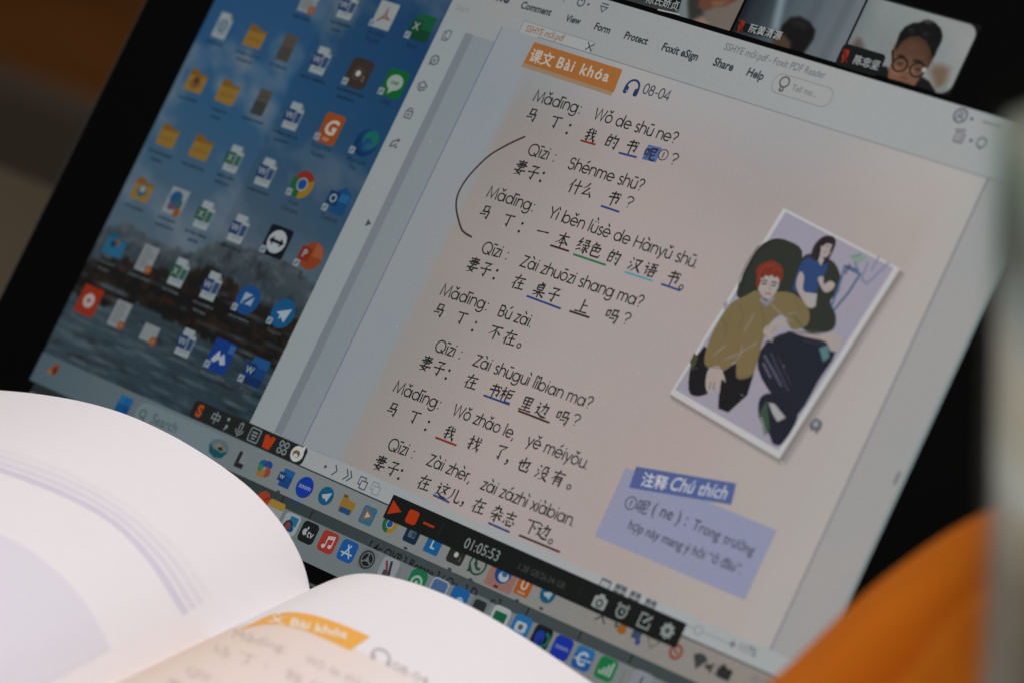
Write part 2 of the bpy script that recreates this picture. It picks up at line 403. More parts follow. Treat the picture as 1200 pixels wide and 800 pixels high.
# ---- monoline geometric letters for the romanised lines
def arc(cx, cy, r, a0, a1, n=12, ry=None):
    return [(cx + r * math.cos(math.radians(a0 + (a1 - a0) * i / n)), cy + (ry or r) * math.sin(math.radians(a0 + (a1 - a0) * i / n))) for i in range(n + 1)]
O_ = arc(.5, .5, .45, 0, 345, 20) + [(.95, .5)]
GL = {
 'a': (1.22, [O_, [(1.0, 1.0), (1.0, .0)]]), 'd': (1.22, [O_, [(1.0, 1.48), (1.0, .0)]]),
 'b': (1.22, [arc(.6, .5, .45, 0, 345, 20) + [(1.05, .5)], [(.1, 1.48), (.1, .0)]]),
 'g': (1.22, [O_, [(1.0, 1.0), (1.0, .02)] + arc(.53, .0, .47, 0, -150, 9, .42)]),
 'e': (1.12, [[(.06, .5), (.95, .5)] + arc(.5, .5, .45, 0, 322, 18)]),
 'o': (1.12, [O_]),
 'n': (1.02, [[(.1, 1.0), (.1, 0)], [(.1, .45)] + arc(.48, .58, .38, 165, 0, 9) + [(.86, 0)]]),
 'h': (1.02, [[(.1, 1.48), (.1, 0)], [(.1, .45)] + arc(.48, .58, .38, 165, 0, 9) + [(.86, 0)]]),
 'm': (1.52, [[(.1, 1.0), (.1, 0)], [(.1, .45)] + arc(.41, .64, .31, 165, 0, 8) + [(.72, 0)], [(.72, .45)] + arc(1.03, .64, .31, 165, 0, 8) + [(1.34, 0)]]),
 'u': (1.02, [[(.1, 1.0), (.1, .42)] + arc(.48, .42, .38, 180, 345, 9), [(.86, 1.0), (.86, 0)]]),
 'i': (.34, [[(.12, 1.0), (.12, 0)]]), 'l': (.34, [[(.12, 1.48), (.12, 0)]]),
 'r': (.62, [[(.1, 1.0), (.1, 0)], [(.1, .5)] + arc(.42, .62, .32, 170, 70, 6)]),
 's': (.74, [arc(.36, .74, .22, 25, 250, 9) + arc(.36, .26, .25, 70, -155, 10)]),
 'z': (.80, [[(.06, .94), (.68, .94), (.06, .06), (.72, .06)]]),
 'y': (.92, [[(.03, 1.0), (.44, .1)], [(.84, 1.0), (.24, -.42)]]),
 'x': (.82, [[(.04, 1.0), (.74, 0)], [(.72, 1.0), (.02, 0)]]),
 'M': (1.58, [[(.10, 0), (.26, 1.36), (.76, .1), (1.26, 1.36), (1.42, 0)]]),
 'Q': (1.62, [arc(.76, .68, .68, 0, 345, 26, .69) + [(1.44, .68)], [(.90, .38), (1.42, -.06)]]),
 'W': (1.72, [[(.03, 1.36), (.42, .04), (.82, 1.36), (1.22, .04), (1.62, 1.36)]]),
 'S': (1.0, [arc(.48, 1.0, .34, 20, 250, 10) + arc(.48, .38, .38, 70, -160, 11)]),
 'Y': (1.12, [[(.03, 1.36), (.52, .62), (.52, 0)], [(1.0, 1.36), (.52, .62)]]),
 'Z': (1.06, [[(.08, 1.30), (.90, 1.30), (.06, .06), (.96, .06)]]),
 'B': (1.02, [[(.10, .06), (.10, 1.30), (.45, 1.30)] + arc(.45, .99, .31, 90, -90, 8) + [(.12, .70)], [(.45, .69)] + arc(.50, .38, .33, 90, -90, 8) + [(.10, .05)]]),
 'H': (1.24, [[(.12, 1.36), (.12, 0)], [(1.04, 1.36), (1.04, 0)], [(.12, .72), (1.04, .72)]]),
 '?': (.92, [arc(.42, 1.02, .33, 175, -60, 10) + [(.42, .55), (.42, .34)], [(.42, .14), (.42, 0)]]),
 ':': (.60, [[(.25, .92), (.25, .76)], [(.25, .16), (.25, 0)]]), '.': (.36, [[(.12, .16), (.12, 0)]]),
 ',': (.36, [[(.16, .14), (.04, -.24)]]), '-': (.70, [[(.1, .52), (.56, .52)]]), ' ': (.52, []),
 '0': (1.02, [arc(.47, .68, .40, 0, 345, 22, .66) + [(.87, .68)]]),
 '8': (1.02, [arc(.47, 1.0, .31, 0, 345, 16) + [(.78, 1.0)], arc(.47, .36, .36, 0, 345, 16) + [(.83, .36)]]),
 '4': (1.02, [[(.70, 0), (.70, 1.34), (.06, .36), (.92, .36)]]),
}
ACC = {'1': [[(-.28, 1.34), (.28, 1.34)]], '2': [[(-.12, 1.22), (.2, 1.56)]], '3': [[(-.26, 1.52), (0, 1.24), (.26, 1.52)]],
       '4': [[(-.22, 1.56), (.10, 1.22)]], ':': [[(-.2, 1.38), (-.2, 1.24)], [(.2, 1.38), (.2, 1.24)]],
       '6': [[(-.2, 1.36), (-.2, 1.22)], [(.2, 1.36), (.2, 1.22)], [(-.22, 1.78), (0, 1.52), (.22, 1.78)]],
       '7': [[(-.2, 1.36), (-.2, 1.22)], [(.2, 1.36), (.2, 1.22)], [(-.16, 1.82), (.10, 1.5)]]}
ACMAP = {}
for base, forms in {'a': 'āáǎà', 'e': 'ēéěè', 'i': 'īíǐì', 'o': 'ōóǒò', 'u': 'ūúǔù'}.items():
    for k, ch in enumerate(forms): ACMAP[ch] = (base, str(k + 1))
ACMAP['ǚ'] = ('u', '6'); ACMAP['ǜ'] = ('u', '7')
def mono(txt):
    x = 0; out = []
    for ch in txt:
        base, ac = ACMAP.get(ch, (ch, None))
        adv, st = GL[base]
        for s_ in st: out.append([(x + p[0], p[1]) for p in s_])
        cx = x + (.12 if base == 'i' else .5 if base in 'aeo' else .48)
        if ac:
            for s_ in ACC[ac]: out.append([(cx + p[0], p[1]) for p in s_])
        elif base == 'i':
            out.append([(x + .12, 1.38), (x + .12, 1.22)])
        x += adv
    return out, x - .18
def put_mono(pc, txt, p0, p1, col, xh=2.55, wt=0.43, lv=None):
    st, W_ = mono(txt)
    a, b = P(*p0), P(*p1)
    d = (b - a).normalized(); up = Vector((d.y, -d.x)); s = (b - a).length / W_
    for q in st:
        pc.rib([a + d * (x * s) + up * (y * xh) for x, y in q], wt, col, lv)

# ---- panel
display = lid_part('display', slab(rounded(LX0 * mm + .0035, LX1 * mm - .0035, -LV1 * mm + .0045, -LV0 * mm - .0045, .006), -0.00015, 0.0), M_bezel)
SL, SR = P(149, 212).x, 0.5 * (P(1162, 350).x + P(997, 702).x)
WL = 0.5 * (P(432, 213).x + P(371, 330).x)
VT = 0.5 * (P(55, 415).y + P(913, 795).y)           # top of taskbar = bottom of windows
VB = 0.5 * (P(37, 445).y + P(817, 800).y)           # bottom of taskbar
VH = 0.5 * (P(710, 0).y + P(1150, 132).y)           # top of document window
print('SL SR WL VT VB VH', SL, SR, WL, VT, VB, VH)

# ---- wallpaper
def polyline(pxs):
    q = sorted([tuple(P(*p)) for p in pxs])
    def f(u):
        if u <= q[0][0]: return q[0][1]
        for (a, b), (c, d) in zip(q, q[1:]):
            if u <= c: return b + (d - b) * (u - a) / (c - a)
        return q[-1][1]
    return f
R1 = polyline([(112, 268), (150, 262), (185, 285), (222, 296), (245, 288), (265, 283), (290, 290), (320, 300), (345, 312), (362, 330)])
R2 = polyline([(105, 303), (150, 302), (190, 316), (225, 318), (249, 311), (268, 325), (283, 343), (310, 356), (335, 372)])
R3 = polyline([(85, 342), (120, 360), (160, 356), (208, 380), (267, 412), (318, 430)])
def mixc(a, b, t):
    t = max(0, min(1, t))
    return [x + (y - x) * t for x, y in zip(a, b)]
def fbm(x, y, o=4):
    return noise.fractal(Vector((x, y, 3.3)), 1.0, 2.0, o)
def wall_col(u, v):
    ur = (u - SL) / (WL - SL)
    t = (v - VH + 10) / (R1(u) - VH + 10)
    c = mixc((34, 74, 118), (44, 92, 132), t * 1.6) if t < .6 else mixc((44, 90, 128), (84, 104, 118), (t - .6) / .4)
    c = mixc(c, (12, 62, 112), max(0, ur - .35) * 1.1 * (1.1 - t))
    n = fbm(u * .035 + v * .02, v * .06 - u * .03)
    c = mixc(c, (112, 128, 142), max(0, n * 1.7 + .10) * (0.35 + .5 * (1 - abs(t - .55))) * (1 - .75 * max(0, ur - .45)))
    r1 = R1(u) + fbm(u * .25, 1.0) * 1.2
    if v > r1:
        c = mixc((62, 74, 80), (42, 56, 66), (v - r1) / 14)
        c = mixc(c, (80, 88, 90), max(0, fbm(u * .22 + v * .12, v * .45)) * 1.3)
        c = mixc(c, (30, 36, 40), max(0, fbm(u * .3 + 7, v * .25 + u * .1)) * .9)
    r2 = R2(u) + fbm(u * .3, 5.0) * 1.5
    if v > r2:
        c = mixc((30, 28, 24), (18, 18, 17), (v - r2) / 6)
        c = mixc(c, (54, 32, 20), max(0, fbm(u * .2, v * .35 + 9)) * 1.1)
        k = fbm(u * .05, v * .8 + 2)
        if k > .25: c = mixc(c, (70, 80, 86), (k - .25) * 1.6)
    r3 = R3(u) + fbm(u * .3, 8.0) * 1.0
    if v > r3:
        c = mixc((50, 66, 76), (36, 52, 62), ur)
        c = mixc(c, (82, 98, 106), max(0, fbm(u * .07, v * 1.1 + 4)) * 1.0)
        c = mixc(c, (20, 26, 30), max(0, -fbm(u * .08, v * .7 + 14)) * .8)
    y = .3 * c[0] + .55 * c[1] + .15 * c[2]
    sky = v < r1
    k_ = (.80 if sky else .92) - (.06 if ur > .5 and sky else 0)
    return [(y + (q_ - y) * (1.0 if sky else .9)) * k_ for q_ in c]
wp = Piece(1)
nx, ny = 110, 190
v0 = -128.0
for j in range(ny + 1):
    for i in range(nx + 1):
        u = SL + (WL - SL) * i / nx; v = v0 + (VT - v0) * j / ny
        wp.v.append((u * mm, -v * mm, 1e-4))
        k = 1 / view_falloff(u)
        wp.c.append([x * k for x in lin(wall_col(u, v))] + [1])
for j in range(ny):
    for i in range(nx):
        a = j * (nx + 1) + i
        wp.f.append([a, a + nx + 1, a + nx + 2, a + 1])
wp.build('wallpaper', 'desktop picture of a blue sky over a mountain lake')

# ---- icons
WHT, INK = (158, 170, 174), (22, 26, 28)
class Ic:
    sat, whi = 1.0, 1.0
    def d(s, c):
        mx, mn = max(c), min(c)
        sa = (mx - mn) / max(1, mx)
        k = s.whi + (s.sat - s.whi) * min(1, sa * 1.6)
        return [x * k for x in c]
    def __init__(s, px, size, lv=3, a=0.0):
        s.p = Piece(lv); s.c = P(*px); s.s = size; s.lv = lv; s.k = 0
    def m(s, x, y): return (s.c.x + x * s.s, s.c.y + y * s.s)
    def z(s): s.k += 1; return s.lv + s.k * .15
    def r(s, x, y, w_, h_, rad, col): s.p.rr(*s.m(x, y), w_ * s.s, h_ * s.s, max(.01, rad * s.s), s.d(col), s.z()); return s
    def e(s, x, y, rx, ry, col): s.p.ell(*s.m(x, y), rx * s.s, ry * s.s, s.d(col), s.z()); return s
    def g(s, pts, col): s.p.poly([s.m(*q) for q in pts], s.d(col), s.z()); return s
    def l(s, pts, w_, col, closed=False): s.p.rib([s.m(*q) for q in pts], w_ * s.s, s.d(col), s.z(), closed); return s
    def o(s, x, y, r, w_, col, a0=0, a1=360): s.p.ring(*s.m(x, y), r * s.s, w_ * s.s, s.d(col), s.z(), a0, a1); return s
    def t(s, ch, x, y, h, col, bold=0.02, slant=0.0):
        vs, fs = type_mesh(ch, bold)
        xs = [v[0] for v in vs]; ys = [v[1] for v in vs]
        mx, my, k = (min(xs) + max(xs)) / 2, (min(ys) + max(ys)) / 2, h * s.s / (max(ys) - min(ys))
        c = s.m(x, y)
        s.p.mesh([(c[0] + ((vx - mx) + slant * (vy - my)) * k, c[1] - (vy - my) * k) for vx, vy in vs], fs, s.d(col), s.z()); return s
    def arrow(s):
        s.r(-.42, .40, .26, .26, .03, (150, 165, 175)); s.l([(-.49, .47), (-.37, .34)], .05, (40, 80, 120)); return s
    def caption(s, rows, col, words=None):
        y = .72
        for k in range(rows):
            if words and k < len(words):
                s.t(words[k], 0, y, .17 if len(words[k]) > 3 else .15, col, 0.0)
            else:
                wd = random.uniform(.75, 1.25) if k == 0 else random.uniform(.4, .9)
                x = -wd / 2
                while x < wd / 2:
                    ln = random.uniform(.04, .11)
                    hgt = random.uniform(.05, .10)
                    s.l([(x, y + random.uniform(-.015, .015)), (x + ln, y + random.uniform(-.015, .015))], hgt, col)
                    x += ln + random.uniform(.02, .05)
            y += .27
        return s
def doc(i, col, letter):
    i.g([(-.34, -.5), (.16, -.5), (.36, -.28), (.36, .5), (-.34, .5)], WHT).g([(.16, -.5), (.36, -.28), (.16, -.28)], (120, 130, 136))
    if col:
        i.r(.20, .02, .26, .40, .02, mixc(col, (120, 140, 160), .35))
        i.r(-.20, .0, .46, .46, .03, col)
    if letter: i.t(letter, -.20, 0, .26, WHT, .02)
    for yy in (.24, .33): i.l([(-.2, yy), (.26, yy)], .03, (110, 124, 138))
def folder(i, pic=None, dim=1.0):
    y1, y2 = [c * dim for c in (158, 112, 34)], [c * dim for c in (186, 142, 58)]
    i.g([(-.46, -.42), (-.08, -.42), (.02, -.30), (.46, -.30), (.46, .40), (-.46, .40)], y1)
    i.g([(-.46, -.16), (.46, -.20), (.46, .42), (-.46, .42)], y2)
    i.l([(-.36, .12), (.36, .12)], .05, y1)
    if pic: i.e(0, .06, .22, .24, pic); i.e(0, -.02, .12, .12, (90, 60, 40) if pic[0] > 90 else (150, 165, 170))
def sheet(i, mark=True, tall=1.0):
    i.r(0, 0, .78, 1.0 * tall, .02, (142, 150, 152))
    if tall > .8:
        for k in range(8): i.l([(-.28, -.38 + k * .10), (random.uniform(.05, .30), -.38 + k * .10)], .035, (96, 106, 110))
    if mark: i.e(.30, .36 * tall, .17, .17, (196, 100, 40)); i.e(.30, .36 * tall, .07, .07, (150, 130, 110))
WB, GRN = (28, 66, 132), (24, 104, 66)
DK, LT = (26, 46, 66), (88, 100, 104)
def desk_icon(kind, px, rows=1, label=None, words=None, size=8.6, capcol=None):
    i = Ic(px, size * random.uniform(.97, 1.03))
    dark = px[1] > 280
    kind(i)
    i.caption(rows, capcol or (LT if dark else DK), words)
    return i.p.build('desktop_icon', label)
def rapp(c, rad=.16): return lambda i: i.r(0, 0, 1.0, 1.0, rad, c)
def k_gear(i): doc(i, None, None); i.o(-.0, .0, .2, .08, (60, 110, 150)); i.e(0, 0, .08, .08, (60, 110, 150))
def k_pdf(i):
    i.r(0, 0, .92, 1.05, .03, (158, 168, 168)); c = (160, 46, 40)
    i.l([(-.25, .28), (-.05, .05), (.0, -.3), (.06, .02), (.3, .12), (-.1, .1), (-.25, .28)], .06, c); i.arrow()
def k_xl(i): i.r(.1, 0, .85, 1.0, .06, (22, 116, 72)); i.r(.1, .28, .85, .44, .05, (18, 84, 54)); i.r(-.22, 0, .5, .5, .04, (14, 92, 56)); i.t('X', -.22, 0, .28, WHT); i.arrow()
def k_img(c1, c2): return lambda i: (i.r(0, 0, .62, 1.0, .02, c1), i.r(0, .22, .62, .5, .02, c2), i.l([(-.2, -.2), (.2, -.25)], .1, mixc(c1, c2, .5)))
def k_cam(i): i.r(0, 0, 1.05, 1.1, .2, (62, 52, 46)); i.e(-.02, .0, .11, .11, (190, 192, 188)); i.o(-.02, 0, .22, .04, (90, 80, 72)); i.t('2', .28, .14, .2, (130, 120, 108)); i.arrow()
def k_line(i): i.r(0, 0, 1.0, 1.05, .2, (14, 128, 56)); i.e(0, -.04, .36, .30, (160, 176, 168)); i.g([(-.16, .18), (.10, .22), (-.12, .42)], (160, 176, 168)); i.t('LINE', 0, -.03, .13, (14, 128, 56), .03); i.arrow()
def k_foxit(i): i.r(0, 0, .92, 1.12, .12, (200, 94, 26)); i.t('G', .02, -.06, .58, (206, 196, 184), .03, .15); i.t('PDF', .0, .40, .12, (200, 180, 160), .02); i.arrow()
def k_edge(i): i.e(.02, 0, .52, .52, (16, 76, 138)); i.e(.16, -.14, .36, .36, (26, 138, 122)); i.e(.10, .06, .22, .26, (30, 98, 160)); i.e(.22, .10, .16, .13, (50, 120, 160)); i.o(.02, .02, .42, .12, (18, 62, 120), 60, 200); i.arrow()
def k_chrome(i):
    for a0, c in ((210, (176, 56, 40)), (330, (196, 150, 40)), (90, (38, 120, 62))):
        i.g([(0, 0)] + [(.52 * math.cos(math.radians(a0 + k * 12)), .52 * math.sin(math.radians(a0 + k * 12))) for k in range(11)], c)
    i.e(0, 0, .25, .25, (160, 170, 176)); i.e(0, 0, .2, .2, (30, 92, 176))
def k_chrome_s(i): k_chrome(i); i.arrow()
def k_outlook(i): i.g([(-.2, -.3), (.1, -.52), (.5, -.3), (.5, .5), (-.2, .5)], (28, 96, 160)); i.r(.2, -.1, .5, .3, .02, (40, 130, 196)); i.r(-.24, .0, .52, .52, .04, (18, 70, 128)); i.o(-.24, 0, .13, .06, WHT); i.arrow()
def k_multi(i): i.r(0, 0, .9, 1.0, .02, (146, 156, 160)); i.e(-.06, -.1, .3, .3, (40, 104, 156)); i.r(.16, .1, .36, .36, .02, (60, 106, 110)); i.e(-.12, .22, .2, .14, (110, 80, 110)); i.e(.26, .38, .17, .17, (190, 96, 40))
def k_tv(i): i.r(0, 0, 1.1, 1.1, .12, (18, 26, 46)); i.e(0, 0, .42, .42, (176, 186, 190)); i.l([(-.24, 0), (.24, 0)], .12, (18, 26, 46)); i.g([(-.36, 0), (-.16, -.17), (-.16, .17)], (18, 26, 46)); i.g([(.36, 0), (.16, -.17), (.16, .17)], (18, 26, 46)); i.arrow()
def k_ppt(i): i.e(.08, 0, .5, .5, (186, 82, 42)); i.g([(.08, 0), (.08, -.5), (.4, -.38), (.58, 0)], (206, 112, 70)); i.r(-.24, .0, .5, .5, .04, (164, 58, 26)); i.t('P', -.24, 0, .28, WHT); i.arrow()
def k_bfold(i): i.g([(-.5, -.4), (-.05, -.4), (.04, -.28), (.5, -.28), (.5, .42), (-.5, .42)], (34, 108, 154)); i.r(0, .1, 1.0, .62, .03, (44, 130, 178)); i.e(.02, -.1, .16, .14, (150, 110, 60)); i.e(-.12, -.02, .14, .14, (20, 70, 110))
def k_pen(i): i.e(0, 0, .55, .55, (24, 96, 176)); i.r(.0, .0, .50, .46, .05, (158, 178, 190)); i.g([(-.2, .12), (.2, -.28), (.28, -.2), (-.1, .2)], (24, 96, 176)); i.l([(-.2, .2), (.25, .2)], .06, (24, 96, 176)); i.arrow()
def k_tel(i): i.e(0, 0, .54, .54, (22, 112, 176)); i.g([(-.3, .02), (.32, -.26), (.20, .30), (.0, .14), (-.1, .24), (-.1, .08)], (176, 196, 204)); i.arrow()
def k_red(i): i.r(0, 0, 1.0, 1.05, .06, (192, 58, 26)); i.e(.0, .0, .26, .26, (190, 176, 172)); i.g([(-.08, -.12), (.14, 0), (-.08, .12)], (150, 80, 60))
def k_mtn(i): i.r(0, 0, 1.05, 1.15, .1, (20, 74, 176)); i.g([(-.36, .2), (-.14, -.2), (.0, .02), (.12, -.14), (.36, .2), (.14, .28), (.0, .1), (-.2, .28)], (176, 190, 204)); i.r(.36, -.36, .28, .3, .03, (70, 124, 190)); i.arrow()
def k_word(i): i.r(.12, -.3, .8, .4, .04, (34, 108, 180)); i.r(.12, .1, .8, .5, .02, (26, 82, 156)); i.r(.12, .36, .8, .3, .04, (20, 60, 120)); i.r(-.22, .02, .52, .52, .04, (22, 68, 136)); i.t('W', -.22, .02, .26, WHT); i.arrow()
def d_w(i): doc(i, WB, 'W')
def d_x(i): doc(i, GRN, 'X')
Ic.sat, Ic.whi = .62, .80
for kind, px, rows, lab, words in [
    (lambda i: sheet(i), (364, 1), 1, None, None), (d_w, (409, 8), 2, None, None), (k_pdf, (452, 19), 2, 'white document icon with a red looped mark', ['Acrobat', 'Reader']), (k_xl, (494, 33), 1, None, ['Excel']),
    (k_gear, (262, 31), 1, None, None), (folder, (300, 44), 2, None, None), (k_img((86, 80, 74), (72, 70, 64)), (337, 57), 1, None, None), (d_w, (377, 72), 1, None, None), (k_cam, (421, 87), 2, 'dark brown rounded icon with a white dot', None), (k_line, (463, 99), 1, 'green icon with a speech bubble', ['LINE']),
    (lambda i: folder(i, (150, 100, 60)), (231, 96), 1, None, None), (folder, (268, 109), 2, None, None), (k_img((88, 80, 72), (58, 62, 60)), (307, 121), 1, None, None), (d_w, (345, 137), 2, None, None), (k_foxit, (388, 152), 2, 'orange icon with a white curved letter', ['Foxit PDF', 'Reader']), (k_edge, (429, 168), 2, 'blue and green swirl icon', ['Microsoft', 'Edge']),
    (folder, (198, 160), 2, None, None), (folder, (237, 174), 1, None, None), (d_x, (275, 187), 2, None, None), (d_w, (313, 203), 1, None, None), (k_chrome_s, (355, 217), 2, 'round red, yellow and green icon with a blue centre', ['Google', 'Chrome']), (k_outlook, (397, 235), 1, None, ['Outlook']),
    (lambda i: folder(i, (70, 110, 130)), (168, 223), 1, None, None), (k_multi, (207, 237), 2, None, None), (d_x, (241, 253), 2, None, None), (d_w, (281, 269), 1, None, None), (k_tv, (325, 284), 1, 'navy icon with a white disc and a double arrow', None), (k_ppt, (364, 300), 1, None, None),
    (k_bfold, (136, 288), 2, 'light blue folder icon', None), (lambda i: sheet(i), (173, 304), 1, None, None), (d_x, (211, 320), 1, None, None), (d_w, (249, 336), 2, None, None), (k_pen, (291, 352), 1, 'blue disc icon with a white tablet', None), (k_tel, (332, 368), 1, 'blue disc icon with a paper plane', ['Telegram']),
    (k_red, (105, 353), 1, 'red square icon with a pale disc', None), (lambda i: sheet(i), (141, 369), 1, None, None), (lambda i: sheet(i, True, .62), (176, 391), 1, None, None), (d_w, (219, 402), 1, None, None), (k_mtn, (259, 418), 1, 'bright blue icon with white peaks', None), (k_word, (299, 435), 1, None, ['Word'])]:
    desk_icon(kind, px, rows, lab, words)

Ic.sat, Ic.whi = 1.0, 1.0
# ---- document window
win = Piece(5)
win.rect(WL, VH, SR, VT, (146, 149, 149))
G_SIDE, G_STRIP, G_CAN = (132, 139, 141), (107, 114, 120), (121, 129, 133)
v_tool = P(780, 90).y
v_st = P(540, 25).y
uS = 0.5 * (P(557, 22).x + P(398, 345).x)             # right edge of side bar
uS2 = uS + 3.2
uPL = (P(589, 35).x + P(394, 440).x + P(357, 519).x) / 3
uPR = (P(1158, 213).x + P(960, 641).x + P(904, 760).x) / 3
v_sb = P(420, 546).y                                  # top of status bar
vsb = 0.5 * (P(368, 529).y + P(905, 760).y)
win.rect(WL, v_st, uS, VT, G_SIDE, 5.3)
win.rect(uS, v_st + 3.0, uS2, vsb, G_STRIP, 5.3)
win.rect(uS2, v_st + 3.0, uPL, vsb, G_CAN, 5.3)
v_page = 0.5 * (P(780, 90).y + P(1158, 211).y)
win.rect(uPR, v_page, SR, vsb, (150, 149, 148), 5.3)
win.rect(WL, vsb, SR, VT - .25, (150, 154, 155), 5.35)
win.rib([(uPR - 160, v_page), (SR, v_page)], .3, (118, 120, 122), 5.6)
win.rib([(WL, VT - .2), (SR, VT - .2)], .42, (44, 52, 58), 5.7)
win.rib([(uS2, vsb), (uPL + 12, vsb)], .25, (110, 116, 124), 5.7)
tA, tB = P(612, 33), P(702, 44)
win.rect(tA.x, P(617, 26).y, tB.x, P(617, 26).y + 7.2, (147, 150, 150), 5.5)
win.rib([(tA.x, P(617, 26).y + 6), (tA.x, P(617, 26).y), (tB.x, P(617, 26).y), (tB.x, P(617, 26).y + 6)], .25, (116, 120, 122), 5.6)
win.rect(SR - 1.0, VH, SR, VT, (118, 132, 132), 5.75)
sc0 = P(1053, 559); win.rib([(sc0.x, sc0.y - 1.5), (sc0.x, sc0.y + 2.2)], .8, (96, 98, 98), 5.8)
win.build('document_window', 'pale grey reader window')
page = Piece(6)
bx0 = 0.5 * (P(608, 100).x + P(398, 540).x); bx1 = P(968, 560).x - 4; by0 = P(640, 40).y + 5
def sst(a, b, x):
    t = max(0, min(1, (x - a) / (b - a))); return t * t * (3 - 2 * t)
def page_col(u, v):
    m = sst(bx0 - 1.2, bx0 + 2.5, u) * (1 - .75 * sst(bx1 - 2, bx1 + 4, u)) * sst(by0 - 4, by0 + 26, v)
    edge_ = mixc((127, 134, 138), (148, 148, 148), sst(uPL + 8, uPL + 55, u))
    edge_ = mixc(edge_, (160, 158, 154), sst(60, 110, u))
    box_ = mixc((133, 130, 126), (156, 147, 144), sst(bx0 - 8, bx0 + 62, u))
    box_ = mixc(box_, (163, 157, 152), sst(60, 110, u) * .7)
    box_ = [x * (.955 + .045 * sst(by0, by0 + 60, v)) for x in box_]
    return [min(255, x * k_) for x, k_ in zip(mixc(edge_, box_, m), (1.035, 1.022, 1.022))]
us = [uPL + (uPR - uPL) * k / 90 for k in range(91)]
vs_ = [v_page + .2 + (vsb - v_page - .2) * k / 60 for k in range(61)]
for v in vs_:
    for u in us:
        page.v.append((u * mm, -v * mm, 6e-4)); kk_ = 1 / view_falloff(u); page.c.append([x * kk_ for x in lin(page_col(u, v))] + [1])
for b_i in range(60):
    for a_i in range(90):
        a = b_i * 91 + a_i; page.f.append([a, a + 91, a + 92, a + 1])
page.rib([(uPL, v_page + .2), (uPL, vsb)], .32, (88, 93, 118), 6.3)
page.rib([(uPR, v_page), (uPR, vsb)], .45, (104, 106, 116), 6.3)
page.build('document_page', 'lesson page with a beige tinted reading box')

def label_piece(name, items, lv=7, label=None):
    p = Piece(lv)
    for it in items: put_type(p, *it[:4], **(it[4] if len(it) > 4 else {}))
    return p.build(name, label)
MEN = (38, 46, 50)
for t_, a, b in (('Comment', (610.7, 10.7), (646, 20)), ('View', (663, 25.8), (680.5, 30.3)), ('Form', (697, 35.5), (715, 41)), ('Protect', (732, 46.2), (759, 54)),
                 ('Foxit eSign', (776, 60), (817.5, 72.5)), ('Share', (836, 77.7), (859, 85)), ('Help', (875.5, 89.5), (894.5, 95.6))):
    label_piece('menu_label', [(t_, a, b, MEN, dict(bold=.03, tall=1.12, slant=.05))])
label_piece('menu_label', [('Home', (560, -5), (597, 5.5), MEN, dict(bold=.03, tall=1.1, slant=.05))])
label_piece('window_title', [('SSHYE mới.pdf - Foxit PDF Reader', (849, 59.5), (967, 94), (96, 100, 102), dict(tall=1.25, slant=.08, bold=.008))])
label_piece('tab_label', [('SSHYE mới.pdf', (616.5, 38), (661, 50), (130, 92, 56), dict(tall=1.25, slant=.12, bold=.012))])
label_piece('tab_label', [('Start', (534.7, 12.5), (549.5, 16.6), (112, 118, 120), dict(tall=1.1))])
i = Ic((692.5, 56.5), 2.4, 7); i.l([(-.5, -.5), (.5, .5)], .16, (50, 56, 58)).l([(-.5, .5), (.5, -.5)], .16, (50, 56, 58)); i.p.build('close_mark')
sf = Piece(6.5)
a, b = P(911, 96), P(971, 120)
cy = (P(938, 104).y + P(950, 112).y) / 2
sf.rr((a.x + b.x) / 2, cy, b.x - a.x + 2, 6.0, 2.6, (122, 124, 124)); sf.rr((a.x + b.x) / 2, cy, b.x - a.x + 1.5, 5.5, 2.4, (150, 151, 151), 6.7)
q = P(920, 99.5)
sf.ring(q.x, q.y - .5, 1.5, .4, (40, 46, 48), 7); sf.rib([(q.x - .5, q.y + 1.2), (q.x - .5, q.y + 2.2), (q.x + .5, q.y + 2.2), (q.x + .5, q.y + 1.2)], .4, (40, 46, 48), 7)
put_type(sf, 'Tell me...', (928, 107), (957, 115.5), (104, 107, 107), lv=7, tall=1.15, bold=.006)
sf.build('search_field')
GI = (60, 68, 76)
def tool(px, draw, size=3.4, lv=7.2, name='toolbar_icon'):
    k = Ic(px, size, lv); draw(k); return k.p.build(name)
for px, d in (((525, 43), lambda k: (k.r(-.08, .08, .7, .9, .12, GI), k.r(-.08, .08, .5, .7, .08, G_SIDE), k.r(.12, -.1, .6, .85, .1, GI), k.r(.12, -.1, .42, .67, .06, G_SIDE))),
              ((511, 72), lambda k: (k.o(0, 0, .42, .13, GI), k.l([(-.2, -.05), (.2, -.05)], .1, GI), k.l([(-.2, .12), (.1, .12)], .1, GI), k.l([(-.3, .3), (-.4, .55)], .14, GI))),
              ((496, 103), lambda k: (k.l([(-.5, -.15), (0, -.5), (.5, -.15), (0, .15)], .12, GI, True), k.l([(-.5, .1), (0, .42), (.5, .1)], .12, GI))),
              ((481, 134), lambda k: (k.r(0, .15, .85, .75, .1, GI), k.r(0, .15, .62, .52, .06, G_SIDE), k.o(0, -.22, .25, .11, GI, 180, 360), k.l([(-.15, .15), (.15, .15)], .1, GI), k.l([(0, 0), (0, .3)], .1, GI))),
              ((464, 169), lambda k: (k.l([(-.4, .4), (-.25, -.1), (.1, -.3)], .14, GI), k.l([(-.4, .4), (.0, .3), (.25, .0)], .14, GI), k.e(.28, -.34, .16, .16, GI), k.e(.35, .3, .12, .12, GI))),
              ((434, 263), lambda k: (k.g([(-.3, -.35), (.3, 0), (-.3, .35)], GI),))):
    tool(px, d)
